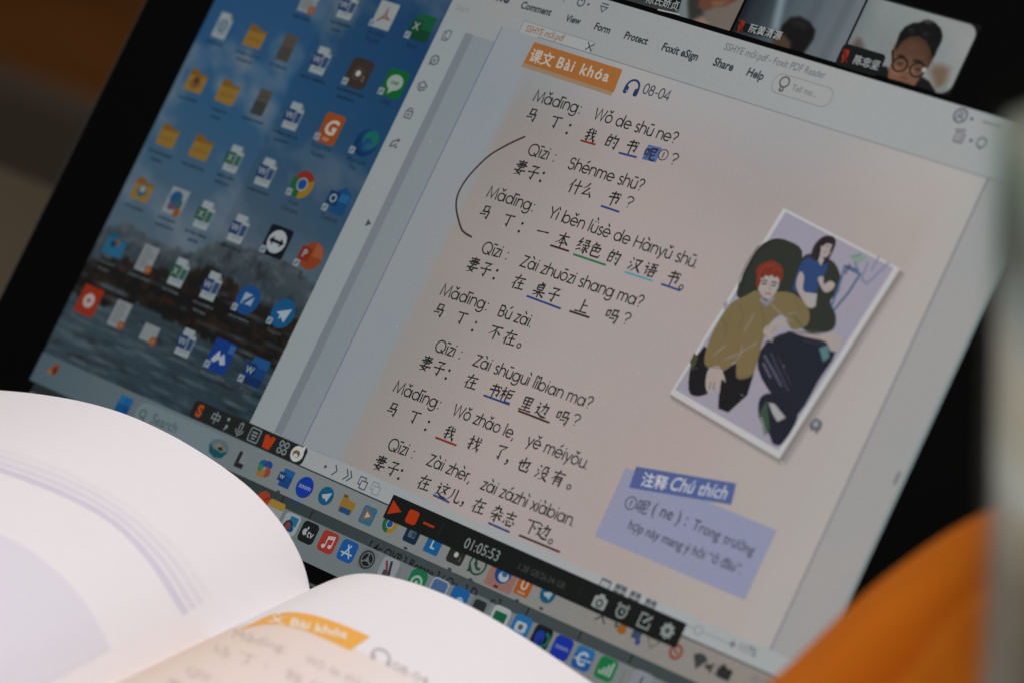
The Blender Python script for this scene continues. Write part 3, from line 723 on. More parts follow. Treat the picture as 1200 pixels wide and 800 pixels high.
for px, d in (((683, 3), lambda k: (k.o(0, .1, .38, .14, GI), k.l([(0, -.6), (0, .0)], .2, GI), k.e(.9, .1, .13, .13, GI))),
              ((709, 11), lambda k: (k.l([(-.4, -.4), (.4, -.4)], .13, GI), k.l([(-.4, -.12), (.4, -.12), (0, .4)], .12, GI, True))),
              ((659, -1), lambda k: (k.l([(-.5, -.2), (.2, -.1), (.5, .3)], .15, (110, 116, 118)),)),
              ((1127, 137), lambda k: (k.o(0, 0, .6, .16, (70, 76, 88)), k.o(0, -.1, .2, .12, (70, 76, 88)), k.o(0, .45, .34, .12, (70, 76, 88), 200, 340), k.e(1.15, .0, .15, .15, GI))),
              ((1125, 162), lambda k: (k.r(.05, .05, .95, .95, .1, (84, 88, 98)), k.r(.05, .05, .7, .7, .06, (156, 155, 154)), k.l([(-.6, -.5), (.4, -.7)], .14, (84, 88, 98)), k.o(.1, .1, .2, .1, (84, 88, 98)), k.e(1.25, .0, .15, .15, GI))),
              ((1151, 170), lambda k: (k.o(0, -.1, .42, .14, (84, 88, 92)), k.l([(-.2, .3), (.2, .45)], .12, (84, 88, 92)))),
              ((1163, 147), lambda k: (k.l([(-.9, 0), (.9, 0)], .16, (118, 114, 108)),))):
    tool(px, d, 3.2)

# ---- lesson page contents
bn = Piece(8)
bn.pp([(626.5, 53), (729.5, 85.5), (717.8, 114), (612.4, 79.5)], (136, 116, 92), 7.8)
bn.pp([(628.3, 50.9), (731.2, 83.2), (720.8, 110), (615.2, 75)], (146, 92, 44), 8)
put_type(bn, '课文', (620.8, 71.8), (647.5, 79.2), (168, 160, 150), bold=.018, lv=8.3)
put_type(bn, 'Bài khóa', (652.6, 80.2), (713.2, 97.6), (166, 158, 148), bold=.026, lv=8.3, sp=1.22)
bn.build('heading_banner', 'orange banner with white lettering')
hp = Ic((743.5, 103), 5.2, 8); NV = (36, 48, 86)
hp.o(0, .05, .42, .13, NV, 180, 360).r(-.36, .28, .30, .46, .12, NV).r(.36, .28, .30, .46, .12, NV).l([(-.44, .0), (-.44, .3)], .12, NV).l([(.44, .0), (.44, .3)], .12, NV)
hp.p.build('headphone_mark')
tk = Piece(8); put_mono(tk, '08-04', (753.5, 110.5), (783.5, 119.8), (52, 60, 66), 2.25, .40); tk.build('track_number')
TX = (27, 31, 30)
LINES = [
 ([('Mǎdīng:', (625.3, 119.4), (681, 135.4)), ('Wǒ de shū ne?', (696, 140.6), (792, 170.2))],
  '马 625.3 136;丁 653.3 144;： 672 154.5;我 693.9 160;的 718.7 167.5;书 742 173.9;呢 764 181.5;? 787.5 188.5',
  [('red', (681.9, 166), (699.5, 171)), ('blue', (726.7, 180.5), (748, 186))]),
 ([('Qīzi :', (618.7, 182), (650.9, 191.6)), ('Shénme shū?', (665.8, 198.4), (752.5, 225.5))],
  '妻 612 198;子 626.7 203.6;： 641 210.5;什 676 220;么 690.4 224;书 721 234.3;? 735 239',
  [('blue', (706, 242.6), (727.5, 250))]),
 ([('Mǎdīng:', (570.8, 231.8), (626, 249.8)), ('Yì běn lǜsè de Hànyǔ shū.', (643, 256), (816, 315.6))],
  '马 570.8 249.6;丁 597.8 259;： 616 269.5;一 638 273;本 661.5 282.2;绿 685.6 289.3;色 699.8 294.6;的 721 302.9;汉 746.5 311.4;语 764 317.3;书 790.5 327.5;。 804 333',
  [('brown', (646.5, 288.7), (668.6, 295.8)), ('green', (673.4, 299.2), (711.7, 312)), ('cyan', (733.8, 319.9), (766.9, 330.6)), ('blue', (776.3, 334), (799.5, 342))]),
 ([('Qīzi :', (564.6, 297), (595.4, 306)), ('Zài zhuōzi shang ma?', (610.3, 313), (751.5, 361.6))],
  '妻 556.5 311.7;子 571.2 316.8;： 586.5 324.5;在 609.8 331.9;桌 634.4 341;子 651 346.6;上 684.6 360;吗 719.4 370.7;? 732 375',
  [('blue', (618.9, 348), (659, 363)), ('brown', (669, 365.6), (692.5, 373.4))]),
 ([('Mǎdīng:', (516.3, 346.4), (572, 365.4)), ('Bú zài.', (584, 371), (622.3, 384.9))],
  '马 516.8 364.4;丁 543 373;： 561.5 385;不 582.6 390;在 599.6 396.7;。 614 401', []),
 ([('Qīzi :', (509.8, 411.6), (541, 422)), ('Zài shūguì lǐbian ma?', (555, 428.8), (692, 479.8))],
  '妻 501.3 426.8;子 516.8 432.4;： 530.5 441;在 554.2 447.8;书 581.2 459;柜 595.6 463.8;里 619.4 474;边 637.3 480.6;吗 661.4 489;? 673 493.5',
  [('blue', (568.4, 463.6), (599, 474.8)), ('brown', (609, 481.8), (645.8, 496))]),
 ([('Mǎdīng:', (461.3, 459), (516, 480.7)), ('Wǒ zhǎo le,', (530.7, 486.5), (602.3, 515.5)), ('yě méiyǒu.', (617.3, 521.8), (688, 550.5))],
  '马 462 479.9;丁 488 488.7;： 506.5 501;我 528.8 507.9;找 558 519.9;了 588.5 530;， 600 538.5;也 616 544.7;没 638 554;有 656 560.5;。 672.5 566',
  [('red', (512, 513), (536.8, 522.5))]),
 ([('Qīzi :', (454.7, 526.4), (485.3, 538)), ('Zài zhèr,', (500.8, 545), (550.7, 566)), ('zài zázhì xiàbian.', (564, 573.2), (672, 617.5))],
  '妻 447.5 543.3;子 462.7 549.6;： 475 558;在 499.2 566;这 520.8 574.5;儿 534.7 581;， 548 587.5;在 563.2 593.2;杂 584.5 601.8;志 599.2 609;下 625.3 617.4;边 638.7 623;。 651 630',
  [('blue', (509.3, 580.2), (528.5, 589.2)), ('blue', (574, 613), (599, 624)), ('brown', (609.9, 627.3), (658, 647.3))]),
]
UC = {'red': (118, 40, 20), 'blue': (36, 60, 112), 'brown': (60, 38, 30), 'green': (32, 104, 66), 'cyan': (76, 140, 150)}
for k, (pin, han, und) in enumerate(LINES):
    p = Piece(8)
    for t_, a, b in pin: put_mono(p, t_, a, b, TX)
    for it in han.split(';'):
        ch, x, y = it.split()
        small = ch in '？?'
        if ch == '?':
            put_mono(p, '?', (float(x) - 3, float(y) + 4.2), (float(x) + 4.6, float(y) + 6.8), TX, 2.45, .40)
        else:
            if ch in KAI: brush(p, ch, P(float(x), float(y)), 5.25, TX)
            else:
                ox, oy = {'。': (-4.2, 5.0), '，': (-5, 3.5), '：': (-4.2, -1.6)}[ch]
                gv, gf = type_mesh(ch, .012); q0 = P(float(x) + ox, float(y) + oy); k_ = 4.45 / GH
                mx_ = (min(v[0] for v in gv) + max(v[0] for v in gv)) / 2; my_ = (min(v[1] for v in gv) + max(v[1] for v in gv)) / 2
                p.mesh([(q0.x + (a - mx_) * k_, q0.y - (b - my_) * k_) for a, b in gv], gf, TX)
    p.build('text_line')
    for c, a, b in und:
        q = Piece(8.2); q.rib([P(*a), P(*b)], .62, UC[c]); q.build('underline', c + ' underline')
hl = Piece(7.5); hl.pp([(761.5, 170.8), (777.6, 174.9), (770, 192), (753.5, 187.8)], (76, 94, 140)); hl.build('highlight', 'blue highlight square')
cn = Piece(8); q = P(779, 183); cn.ring(q.x, q.y, 1.55, .3, TX); cn.rib([(q.x, q.y - .9), (q.x, q.y + .9)], .34, TX); cn.build('note_number')
hw = Piece(8.3)
hw.rib(smooth([P(*q) for q in ((617.3, 161.5), (598.7, 170), (577, 182.5), (561, 197), (548, 212), (538.5, 229), (536.5, 246), (541.5, 267), (546, 274), (554.7, 279.3))], 5), .62, (52, 42, 42), taper=False)
hw.build('handwritten_mark', 'dark hand drawn bracket curve')
def sdist(x, y, pts):
    d = 1e9; inside = False
    n = len(pts)
    for i in range(n):
        ax, ay = pts[i]; bx, by = pts[(i + 1) % n]
        if (ay > y) != (by > y) and x < (bx - ax) * (y - ay) / (by - ay) + ax: inside = not inside
        vx, vy = bx - ax, by - ay
        t = ((x - ax) * vx + (y - ay) * vy) / max(1e-9, vx * vx + vy * vy)
        t = 0 if t < 0 else 1 if t > 1 else t
        q = (x - ax - vx * t) ** 2 + (y - ay - vy * t) ** 2
        if q < d: d = q
    d = math.sqrt(d)
    return -d if inside else d
def closed_smooth(pts, n=4):
    m = len(pts)
    e = [Vector(p) for p in (pts[-2:] + pts + pts[:2])]
    out = []
    for i in range(2, m + 2):
        p0, a, b, p3 = e[i - 1], e[i], e[i + 1], e[i + 2] if i + 2 < len(e) else e[4 - 0]
        for j in range(n):
            t = j / n
            out.append(tuple(.5 * ((2 * a) + (b - p0) * t + (2 * p0 - 5 * a + 4 * b - p3) * t * t + (3 * a - p0 - 3 * b + p3) * t ** 3)))
    return out
def to_px(u, v):
    q = RU * (u * mm) + RV * (v * mm) + Vector((0, 0, DIST))
    return 600 + FPX * q.x / q.z, 400 + FPX * q.y / q.z
def paint(pc, u0, v0_, u1, v1_, fn, step=.42, lv=2):
    nx_, ny_ = int((u1 - u0) / step) + 1, int((v1_ - v0_) / step) + 1
    base = len(pc.v)
    for j in range(ny_ + 1):
        for i in range(nx_ + 1):
            u, v = u0 + (u1 - u0) * i / nx_, v0_ + (v1_ - v0_) * j / ny_
            k = 1 / view_falloff(u)
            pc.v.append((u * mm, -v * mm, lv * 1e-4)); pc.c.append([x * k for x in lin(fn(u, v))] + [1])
    for j in range(ny_):
        for i in range(nx_):
            a = base + j * (nx_ + 1) + i
            pc.f.append([a, a + nx_ + 1, a + nx_ + 2, a + 1])
def layered(bg, layers):
    # layers: (polygon, colour or fn, softness)
    boxes = [(min(p[0] for p in L[0]) - L[2], max(p[0] for p in L[0]) + L[2], min(p[1] for p in L[0]) - L[2], max(p[1] for p in L[0]) + L[2]) for L in layers]
    def f(x, y):
        c = bg(x, y)
        for (pts, col, so), b in zip(layers, boxes):
            if b[0] < x < b[1] and b[2] < y < b[3]:
                d = sdist(x, y, pts)
                if d < so:
                    cc = col(x, y) if callable(col) else col
                    c = mixc(c, cc, sst(so, -so, d))
        return c
    return f
# ---- printed picture on the page
pic = Piece(9)
def Q(x, y): return P(770 + x / 2.5, 230 + y / 2.5)
_pz = [9.0]
def pg(pts, col):
    _pz[0] += .12
    if len(pts) > 6: pts = closed_smooth(pts, 3)
    pic.poly([Q(*p) for p in pts], [x * .95 for x in col], _pz[0])
def pl(pts, wd, col):
    _pz[0] += .12
    pic.rib([Q(*p) for p in pts], wd, col, _pz[0])
SH, PGC = (112, 106, 104), (158, 151, 148)
pic.poly([Q(715, 222), Q(735, 232), Q(385, 792), Q(362, 772)], [SH, PGC, PGC, SH], 8.4)
pic.poly([Q(42, 582), Q(362, 772), Q(374, 796), Q(50, 606)], [SH, SH, PGC, PGC], 8.4)
pic.poly([Q(375, 38), Q(715, 215), Q(362, 770), Q(42, 580)], (178, 178, 178), 8.6)
pic.poly([Q(381, 50), Q(698, 214), Q(360, 746), Q(58, 568)], (146, 141, 154), 8.8)
OL, KH, NVY, CR, BKK = (46, 49, 43), (118, 104, 70), (34, 36, 47), (164, 152, 147), (27, 27, 29)
pg([(242, 300), (250, 250), (272, 200), (306, 150), (350, 128), (392, 136), (430, 165), (420, 240), (400, 300), (330, 330)], OL)
pg([(400, 290), (405, 230), (440, 175), (490, 180), (525, 200), (542, 240), (536, 285), (512, 312), (528, 350), (524, 390), (490, 404), (440, 398), (405, 350)], OL)
pl([(350, 132), (300, 165), (262, 240), (250, 295)], .35, (34, 38, 32))
pg([(430, 195), (470, 180), (503, 188), (500, 225), (480, 255), (470, 285), (430, 285), (402, 275)], (46, 68, 112))
pg([(472, 182), (490, 178), (494, 192), (484, 208)], CR)
pg([(456, 178), (466, 146), (492, 122), (520, 122), (529, 140), (518, 170), (504, 196), (492, 205), (496, 170), (486, 160), (478, 190), (466, 192)], (40, 32, 36))
pg([(484, 152), (504, 142), (518, 146), (512, 172), (500, 184), (488, 180)], CR)
pg([(424, 225), (436, 240), (432, 275), (446, 290), (464, 300), (470, 325), (448, 330), (424, 296), (412, 262)], CR)
pg([(476, 246), (492, 240), (494, 262), (512, 252), (526, 262), (516, 280), (494, 284)], CR)
pg([(440, 286), (474, 290), (470, 322), (452, 330)], (160, 158, 156))
pg([(305, 560), (330, 560), (318, 545)], CR)
# seated man
pg([(104, 500), (132, 458), (150, 448), (160, 560), (150, 582), (118, 588), (98, 570)], BKK)
pg([(190, 520), (240, 488), (290, 520), (270, 585), (214, 636), (184, 624)], BKK)
pg([(322, 435), (395, 400), (486, 412), (528, 460), (480, 540), (420, 640), (380, 605), (345, 588), (300, 505)], NVY)
pg([(308, 592), (350, 582), (420, 636), (376, 724), (346, 728), (334, 700), (304, 650)], (34, 34, 46))
pg([(262, 298), (300, 280), (322, 312), (352, 286), (400, 288), (432, 312), (452, 345), (444, 382), (400, 394), (376, 352), (340, 372), (318, 420), (296, 500), (280, 530), (240, 536), (236, 486), (206, 512), (152, 504), (146, 466), (170, 400), (205, 340), (230, 312)], KH)
for a in ([(205, 480), (250, 462), (300, 430)], [(170, 470), (206, 440)], [(262, 400), (290, 350)], [(340, 320), (372, 352), (400, 372)], [(390, 350), (420, 345)], [(236, 484), (250, 470), (256, 440)]):
    pl(a, .3, (132, 124, 120))
pg([(300, 258), (314, 236), (338, 228), (362, 240), (362, 268), (350, 292), (332, 307), (314, 300), (303, 280)], CR)
def pj(pts, col):
    _pz[0] += .12
    pic.poly([Q(*p) for p in pts], col, _pz[0])
HR = (112, 46, 32)
pj([(295, 264), (298, 240), (295, 222), (306, 206), (322, 198), (338, 193), (352, 196), (366, 204), (376, 220), (375, 240), (368, 262), (364, 248), (357, 240), (350, 245), (342, 235), (333, 241), (324, 236), (317, 246), (311, 243), (308, 262), (301, 276)], HR)
for a in ([(306, 232), (318, 212), (334, 204)], [(322, 228), (336, 210), (352, 206)], [(344, 226), (356, 214), (368, 224)], [(303, 248), (308, 236)]): pl(a, .22, (138, 66, 44))
for a in ([(312, 240), (322, 222), (340, 216)], [(352, 232), (362, 222)]): pl(a, .2, (78, 32, 26))
pl([(311, 254), (320, 251), (330, 255)], .34, (44, 34, 34)); pl([(341, 257), (350, 256), (358, 261)], .34, (44, 34, 34))
pl([(314, 261), (327, 262)], .42, (36, 34, 36)); pl([(342, 266), (354, 267)], .42, (36, 34, 36))
pl([(336, 262), (340, 278), (334, 281)], .22, (122, 104, 98)); pl([(322, 291), (333, 290), (342, 293)], .32, (116, 66, 62)); pl([(306, 284), (316, 300), (330, 307)], .2, (120, 106, 102))
pg([(312, 300), (328, 314), (346, 296), (350, 306), (328, 328), (308, 312)], (132, 128, 140))
pg([(160, 508), (192, 504), (208, 548), (196, 540), (188, 586), (176, 556), (168, 584), (152, 572), (150, 540)], CR)
pl([(166, 545), (160, 568)], .22, (60, 52, 50)); pl([(176, 548), (172, 570)], .22, (60, 52, 50))
pg([(318, 398), (340, 378), (378, 364), (382, 388), (352, 404), (346, 430), (330, 424)], CR)
pg([(392, 398), (430, 402), (490, 410), (520, 404), (546, 420), (540, 452), (516, 458), (500, 430), (440, 416)], CR)
pg([(482, 450), (508, 440), (512, 476), (494, 490)], (86, 120, 124))
pl([(322, 470), (372, 560)], .7, (74, 76, 92)); pl([(340, 462), (392, 575)], .35, (64, 66, 84)); pl([(318, 492), (340, 535)], .5, (96, 92, 104))
pg([(306, 640), (330, 600), (338, 690), (322, 706)], (58, 78, 64)); pg([(334, 608), (352, 612), (384, 652), (360, 664), (346, 640)], (160, 158, 158))
pl([(312, 650), (328, 704)], .5, (120, 130, 120)); pl([(306, 660), (320, 706)], .3, (150, 150, 146))
pg([(200, 320), (212, 312), (216, 326), (204, 340)], (150, 140, 150)); pg([(104, 490), (118, 462), (128, 480), (112, 516)], (70, 66, 50))
pl([(490, 152), (497, 151)], .3, (54, 44, 46)); pl([(505, 152), (512, 153)], .3, (54, 44, 46)); pl([(496, 171), (505, 171)], .25, (120, 70, 70)); pl([(501, 155), (503, 164)], .18, (126, 110, 106))
for a in ([(458, 190), (470, 160), (486, 132)], [(466, 196), (476, 170)], [(520, 130), (524, 146), (512, 172)]): pl(a, .25, (64, 52, 52))
for a in ([(340, 376), (330, 400)], [(352, 384), (342, 412)], [(364, 384), (352, 402)], [(324, 410), (334, 424)]): pl(a, .18, (120, 104, 98))
for a in ([(242, 300), (250, 250), (272, 200), (306, 150)], [(405, 350), (440, 398), (490, 404)], [(322, 435), (395, 402), (486, 412)]): pl(a, .25, (70, 72, 66))
for a in ([(150, 500), (170, 506), (206, 510)], [(240, 534), (262, 534), (280, 528)], [(312, 330), (322, 360), (318, 400)], [(250, 320), (262, 352), (250, 392)], [(410, 300), (424, 330), (420, 356)], [(196, 360), (214, 390), (206, 420)]): pl(a, .24, (92, 84, 66))
for a in ([(362, 470), (402, 560)], [(350, 500), (366, 540)], [(440, 430), (500, 440)]): pl(a, .2, (62, 62, 78))
# far chair and table
pl([(600, 225), (560, 212), (545, 260), (520, 330)], .7, (66, 92, 128)); pl([(560, 212), (604, 236), (570, 290), (528, 340)], .7, (60, 84, 116)); pl([(575, 206), (560, 235)], .5, (40, 52, 66)); pl([(604, 236), (580, 222)], .5, (66, 92, 128))
pl([(628, 200), (608, 250), (624, 264), (650, 240), (690, 200)], .5, (106, 112, 140)); pl([(660, 184), (636, 226)], .5, (112, 118, 146))
pg([(570, 182), (606, 170), (624, 190), (596, 208)], (130, 150, 142)); pl([(582, 186), (606, 180)], .3, (90, 104, 100)); pl([(590, 200), (596, 225)], .5, (88, 110, 120))
pic.build('lesson_picture', 'white edged picture of a kneeling man and a seated woman')
hc = Ic((957.5, 500), 4.2, 11)
hc.g([(-.45, .1), (-.3, -.4), (-.1, -.5), (.35, -.4), (.5, .0), (.3, .5), (.1, .25), (-.1, .4), (-.3, .2)], (88, 92, 98)).g([(-.2, -.25), (.1, -.32), (.2, .0), (-.1, .1)], (146, 146, 146))
hc.p.build('hand_cursor')
# ---- note box
nb = Piece(8)
nb.pp([(735, 548), (912, 622), (874.5, 703.5), (698.5, 628.6)], (136, 139, 163), 8)
nb.pp([(747.3, 546.9), (864.6, 567), (858.7, 592), (738.9, 571.9)], (76, 91, 138), 8.3)
put_type(nb, '注释', (752.3, 568), (782, 574), (186, 188, 196), bold=.012, lv=8.6)
put_type(nb, 'Chú thích', (785, 574), (851, 585.5), (176, 178, 188), bold=.012, lv=8.6, tall=1.15, slant=.25)
NT = (46, 48, 68)
q = P(741.2, 590); nb.ring(q.x, q.y, 1.75, .3, NT, 8.6); nb.rib([(q.x, q.y - .95), (q.x, q.y + .95)], .34, NT, 8.6)
put_han(nb, '呢', P(755.2, 594.6), 3.8, NT, lv=8.6)
put_type(nb, '( ne ) :', (765, 602), (805, 616.5), NT, bold=.004, lv=8.6, tall=1.1)
put_type(nb, 'Trong', (811.5, 619.8), (843.5, 633.8), NT, bold=.004, lv=8.6, tall=1.1)
put_type(nb, 'trường', (848, 636), (883.5, 651.5), NT, bold=.004, lv=8.6, tall=1.1)
put_type(nb, 'hợp này mang ý hỏi “ở đâu”.', (737, 619.6), (869.5, 673.4), NT, bold=.006, lv=8.6, tall=1.15)
nb.build('note_box', 'lilac note box with a blue heading strip')
# ---- status bar of the reader
for px, d in (((383, 547), lambda k: (k.e(0, 0, .16, .16, GI),)),
              ((394.5, 551.6), lambda k: (k.l([(-.2, -.5), (.2, 0), (-.2, .5)], .13, GI),)),
              ((409.5, 557.6), lambda k: (k.l([(-.4, -.5), (0, 0), (-.4, .5)], .13, GI), k.l([(.05, -.5), (.45, 0), (.05, .5)], .13, GI))),
              ((426.6, 566), lambda k: (k.r(-.12, -.12, .8, .8, .05, GI), k.r(-.12, -.12, .58, .58, .03, (146, 150, 151)), k.r(.18, .18, .8, .8, .05, GI), k.r(.18, .18, .58, .58, .03, (146, 150, 151)))),
              ((441.6, 572.4), lambda k: (k.r(-.12, -.12, .8, .8, .05, (116, 122, 124)), k.r(-.12, -.12, .6, .6, .03, (146, 150, 151)), k.r(.18, .18, .8, .8, .05, (116, 122, 124)), k.r(.18, .18, .6, .6, .03, (146, 150, 151)))),
              ((711, 684.5), lambda k: (k.r(0, 0, 1.1, .8, .05, (84, 88, 92)), k.r(0, .05, .86, .5, .03, (146, 150, 151)))),
              ((728.5, 691.5), lambda k: (k.r(0, 0, 1.2, .8, .05, (84, 88, 92)), k.l([(-.5, .1), (.5, .1)], .12, (146, 150, 151)), k.l([(0, -.3), (0, .3)], .1, (146, 150, 151)))),
              ((745.5, 699.5), lambda k: (k.r(-.3, 0, .5, .8, .05, (84, 88, 92)), k.r(.3, 0, .5, .8, .05, (84, 88, 92)), k.l([(-.45, .1), (.45, .1)], .12, (146, 150, 151)))),
              ((763.5, 708.5), lambda k: (k.r(-.3, 0, .5, .8, .05, (84, 88, 92)), k.r(.3, 0, .5, .8, .05, (84, 88, 92)), k.l([(-.45, .1), (.45, .1)], .12, (146, 150, 151))))):
    tool(px, d, 3.3, 7, 'status_icon')
zs = Piece(7)
a, b, c_ = P(800, 731), P(820, 738.7), P(858, 753)
zs.rib([(a.x, b.y), (b.x - 1.2, b.y)], .22, (116, 120, 124)); zs.rib([(b.x + 1.2, b.y), (c_.x, b.y)], .22, (116, 120, 124)); zs.ring(b.x, b.y, 1.2, .28, (116, 120, 124))
q = P(860, 755); zs.rib([(q.x - 1, q.y), (q.x + 1, q.y)], .5, (76, 80, 92)); zs.rib([(q.x, q.y - 1), (q.x, q.y + 1)], .5, (76, 80, 92))
put_type(zs, '117%', (866.5, 761.6), (886, 770.4), (84, 88, 90), tall=1.1, bold=.01)
zs.build('zoom_slider')

# ---- taskbar
tb_ = Piece(3)
N = 24
for k in range(N):
    u0, u1 = SL + (SR - SL) * k / N, SL + (SR - SL) * (k + 1) / N
    def tcol(u):
        t = (u - SL) / (SR - SL)
        return mixc((66, 82, 90), (108, 115, 116), t / .38) if t < .38 else mixc((108, 115, 116), (136, 129, 121), (t - .38) / .62)
    tb_.poly([(u0, VT), (u1, VT), (u1, VB), (u0, VB)], [tcol(u0), tcol(u1), tcol(u1), tcol(u0)])
tb_.build('taskbar', 'pale taskbar along the foot of the desktop')
vy = (VT + VB) / 2
sb = Piece(4)
a, b = P(160, 482), P(262, 528)
sb.rr((a.x + b.x) / 2, vy, b.x - a.x, 7.4, 3.4, (98, 112, 118)); q = P(168, 486); sb.ring(q.x, q.y - .3, 1.25, .42, (46, 58, 66), 4.3); sb.rib([(q.x + .7, q.y + .6), (q.x + 1.8, q.y + 2.0)], .45, (46, 58, 66), 4.3)
put_type(sb, 'Search', (177, 495.5), (206, 507.5), (54, 66, 72), lv=4.3, tall=1.1)
sb.build('search_field')
Ic.sat, Ic.whi = .70, .86
def tick(i): i.e(-.0, .82, .14, .08, (60, 66, 68))
def t_bird(i): i.g([(-.5, .3), (-.1, -.2), (.3, -.5), (.5, -.3), (.4, .3), (0, .5)], (150, 84, 40)); i.e(.2, .1, .2, .3, (110, 40, 26)); i.e(-.2, .3, .2, .14, (180, 130, 50))
def t_win(i): i.r(0, 0, 1.0, 1.0, .06, (22, 96, 160)); i.r(-.26, -.26, .44, .44, .02, (34, 120, 186)); i.r(.26, -.26, .44, .44, .02, (30, 112, 180)); i.r(-.26, .26, .44, .44, .02, (20, 90, 158)); i.r(.26, .26, .44, .44, .02, (16, 80, 150))
def t_boat(i): i.e(0, 0, .72, .5, (96, 118, 126)); i.g([(-.7, -.1), (-.3, .12), (.3, .16), (.7, .0), (.5, .42), (0, .55), (-.5, .4)], (24, 98, 106)); i.g([(-.4, .02), (-.1, -.3), (.5, -.04), (.3, .12)], (140, 128, 104)); i.g([(-.1, -.02), (.2, -.12), (.4, .02), (.1, .1)], (50, 40, 34))
def t_docg(i): i.g([(-.4, -.45), (.3, -.5), (.3, .5), (-.4, .5)], (36, 38, 40)); i.g([(-.12, -.5), (.42, -.5), (.42, .2), (-.12, .2)], (126, 130, 130))
def t_cop(i): i.e(-.2, -.15, .32, .3, (34, 110, 150)); i.e(.15, -.25, .3, .24, (50, 80, 160)); i.e(.2, .15, .32, .3, (176, 84, 60)); i.e(-.12, .28, .3, .24, (190, 130, 60)); i.e(-.3, .05, .18, .2, (70, 140, 90)); i.e(0, 0, .12, .12, (128, 134, 140))
def t_word(i): i.r(.12, 0, .8, 1.0, .06, (26, 82, 156)); i.r(.12, -.3, .8, .36, .04, (34, 108, 180)); i.r(-.24, 0, .5, .5, .04, (20, 64, 132)); i.t('W', -.24, 0, .24, WHT); tick(i)
def t_zoom(i): i.e(0, 0, .52, .52, (22, 66, 190)); i.t('zoom', 0, 0, .17, (150, 170, 210), .02); i.r(-.1, .78, .7, .1, .04, (30, 74, 150))
def t_tel(i): i.e(0, 0, .5, .5, (24, 106, 150)); i.g([(-.3, .02), (.3, -.26), (.18, .28), (.0, .14), (-.1, .2)], (166, 182, 188))
def t_fold(i): i.g([(-.5, -.4), (-.1, -.4), (0, -.28), (.5, -.28), (.5, .4), (-.5, .4)], (178, 138, 54)); i.r(0, .32, .8, .3, .03, (30, 90, 150)); i.r(-.34, -.42, .3, .14, .02, (120, 90, 30))
def t_med(i): i.r(0, 0, .95, 1.0, .14, (64, 126, 156)); i.g([(-.26, -.36), (.36, .0), (-.26, .36)], (176, 110, 56)); i.g([(-.14, -.18), (.18, .0), (-.14, .18)], (176, 178, 174))
def t_nav(i): i.r(0, 0, 1.0, 1.0, .14, (22, 48, 80)); i.r(.0, .0, .5, .4, .02, (90, 100, 104)); i.e(.1, 0, .14, .14, (40, 80, 120)); tick(i)
def t_L(i): i.r(0, 0, 1.05, 1.05, .06, (26, 112, 182)); i.t('L', 0, 0, .5, (176, 192, 200), .03)
def t_cam(i): i.r(0, 0, 1.1, 1.0, .2, (42, 42, 40)); i.e(-.02, .0, .14, .14, (186, 186, 180)); i.t('2', .32, .16, .2, (110, 106, 100)); tick(i)
def t_wa(i): i.e(0, 0, .55, .55, (34, 86, 72)); i.e(0, 0, .44, .44, (142, 142, 136)); i.g([(-.5, .5), (-.42, .1), (-.1, .46)], (34, 86, 72)); i.l([(-.2, -.24), (-.16, .02), (.04, .2), (.26, .18)], .15, (34, 86, 72)); i.l([(-.16, .02), (-.02, -.06)], .1, (34, 86, 72)); tick(i)
def t_red(i): i.r(0, -.05, 1.9, 1.7, .15, (168, 122, 112)); i.e(0, -.1, .55, .55, (26, 84, 160)); i.e(.1, .05, .34, .28, (176, 186, 194)); i.e(.1, -.1, .2, .16, (60, 120, 180)); i.r(-.1, .68, .3, .16, .06, (130, 30, 24))
def t_U(i): i.r(0, 0, 1.0, 1.05, .12, (206, 104, 36)); i.t('U', 0, -.06, .5, (206, 190, 176), .03); i.l([(-.25, .36), (.25, .36)], .08, (200, 170, 150)); tick(i)
def t_tel2(i): t_tel(i); tick(i)
for kind, px, sz, lab in [(t_bird, (64, 432), 4.4, None), (t_win, (146, 475), 5.6, 'blue four pane start icon'), (t_boat, (257, 525), 5.6, 'round picture icon of a teal bowl'), (t_docg, (284, 539), 5, None), (t_cop, (311, 549), 5.4, None),
                     (t_word, (335, 560), 5.4, None), (t_zoom, (358, 571), 6.2, None), (t_tel, (383, 581), 5.6, None), (t_fold, (408, 592), 5.4, None), (t_med, (432, 604), 5.4, None),
                     (k_chrome, (458, 614), 5.2, None), (t_nav, (484, 626), 5.2, None), (t_L, (509, 638), 5.2, None), (t_cam, (536, 650), 5.4, None), (t_wa, (561, 661.5), 5.6, None),
                     (t_red, (590, 674), 5.2, 'blue icon on a reddish alert tile'), (t_U, (615, 687), 5.2, None), (t_tel2, (643, 696), 5.2, None)]:
    i = Ic(px, sz, 4); kind(i); i.p.build('taskbar_icon', lab)
TG = (64, 66, 66)
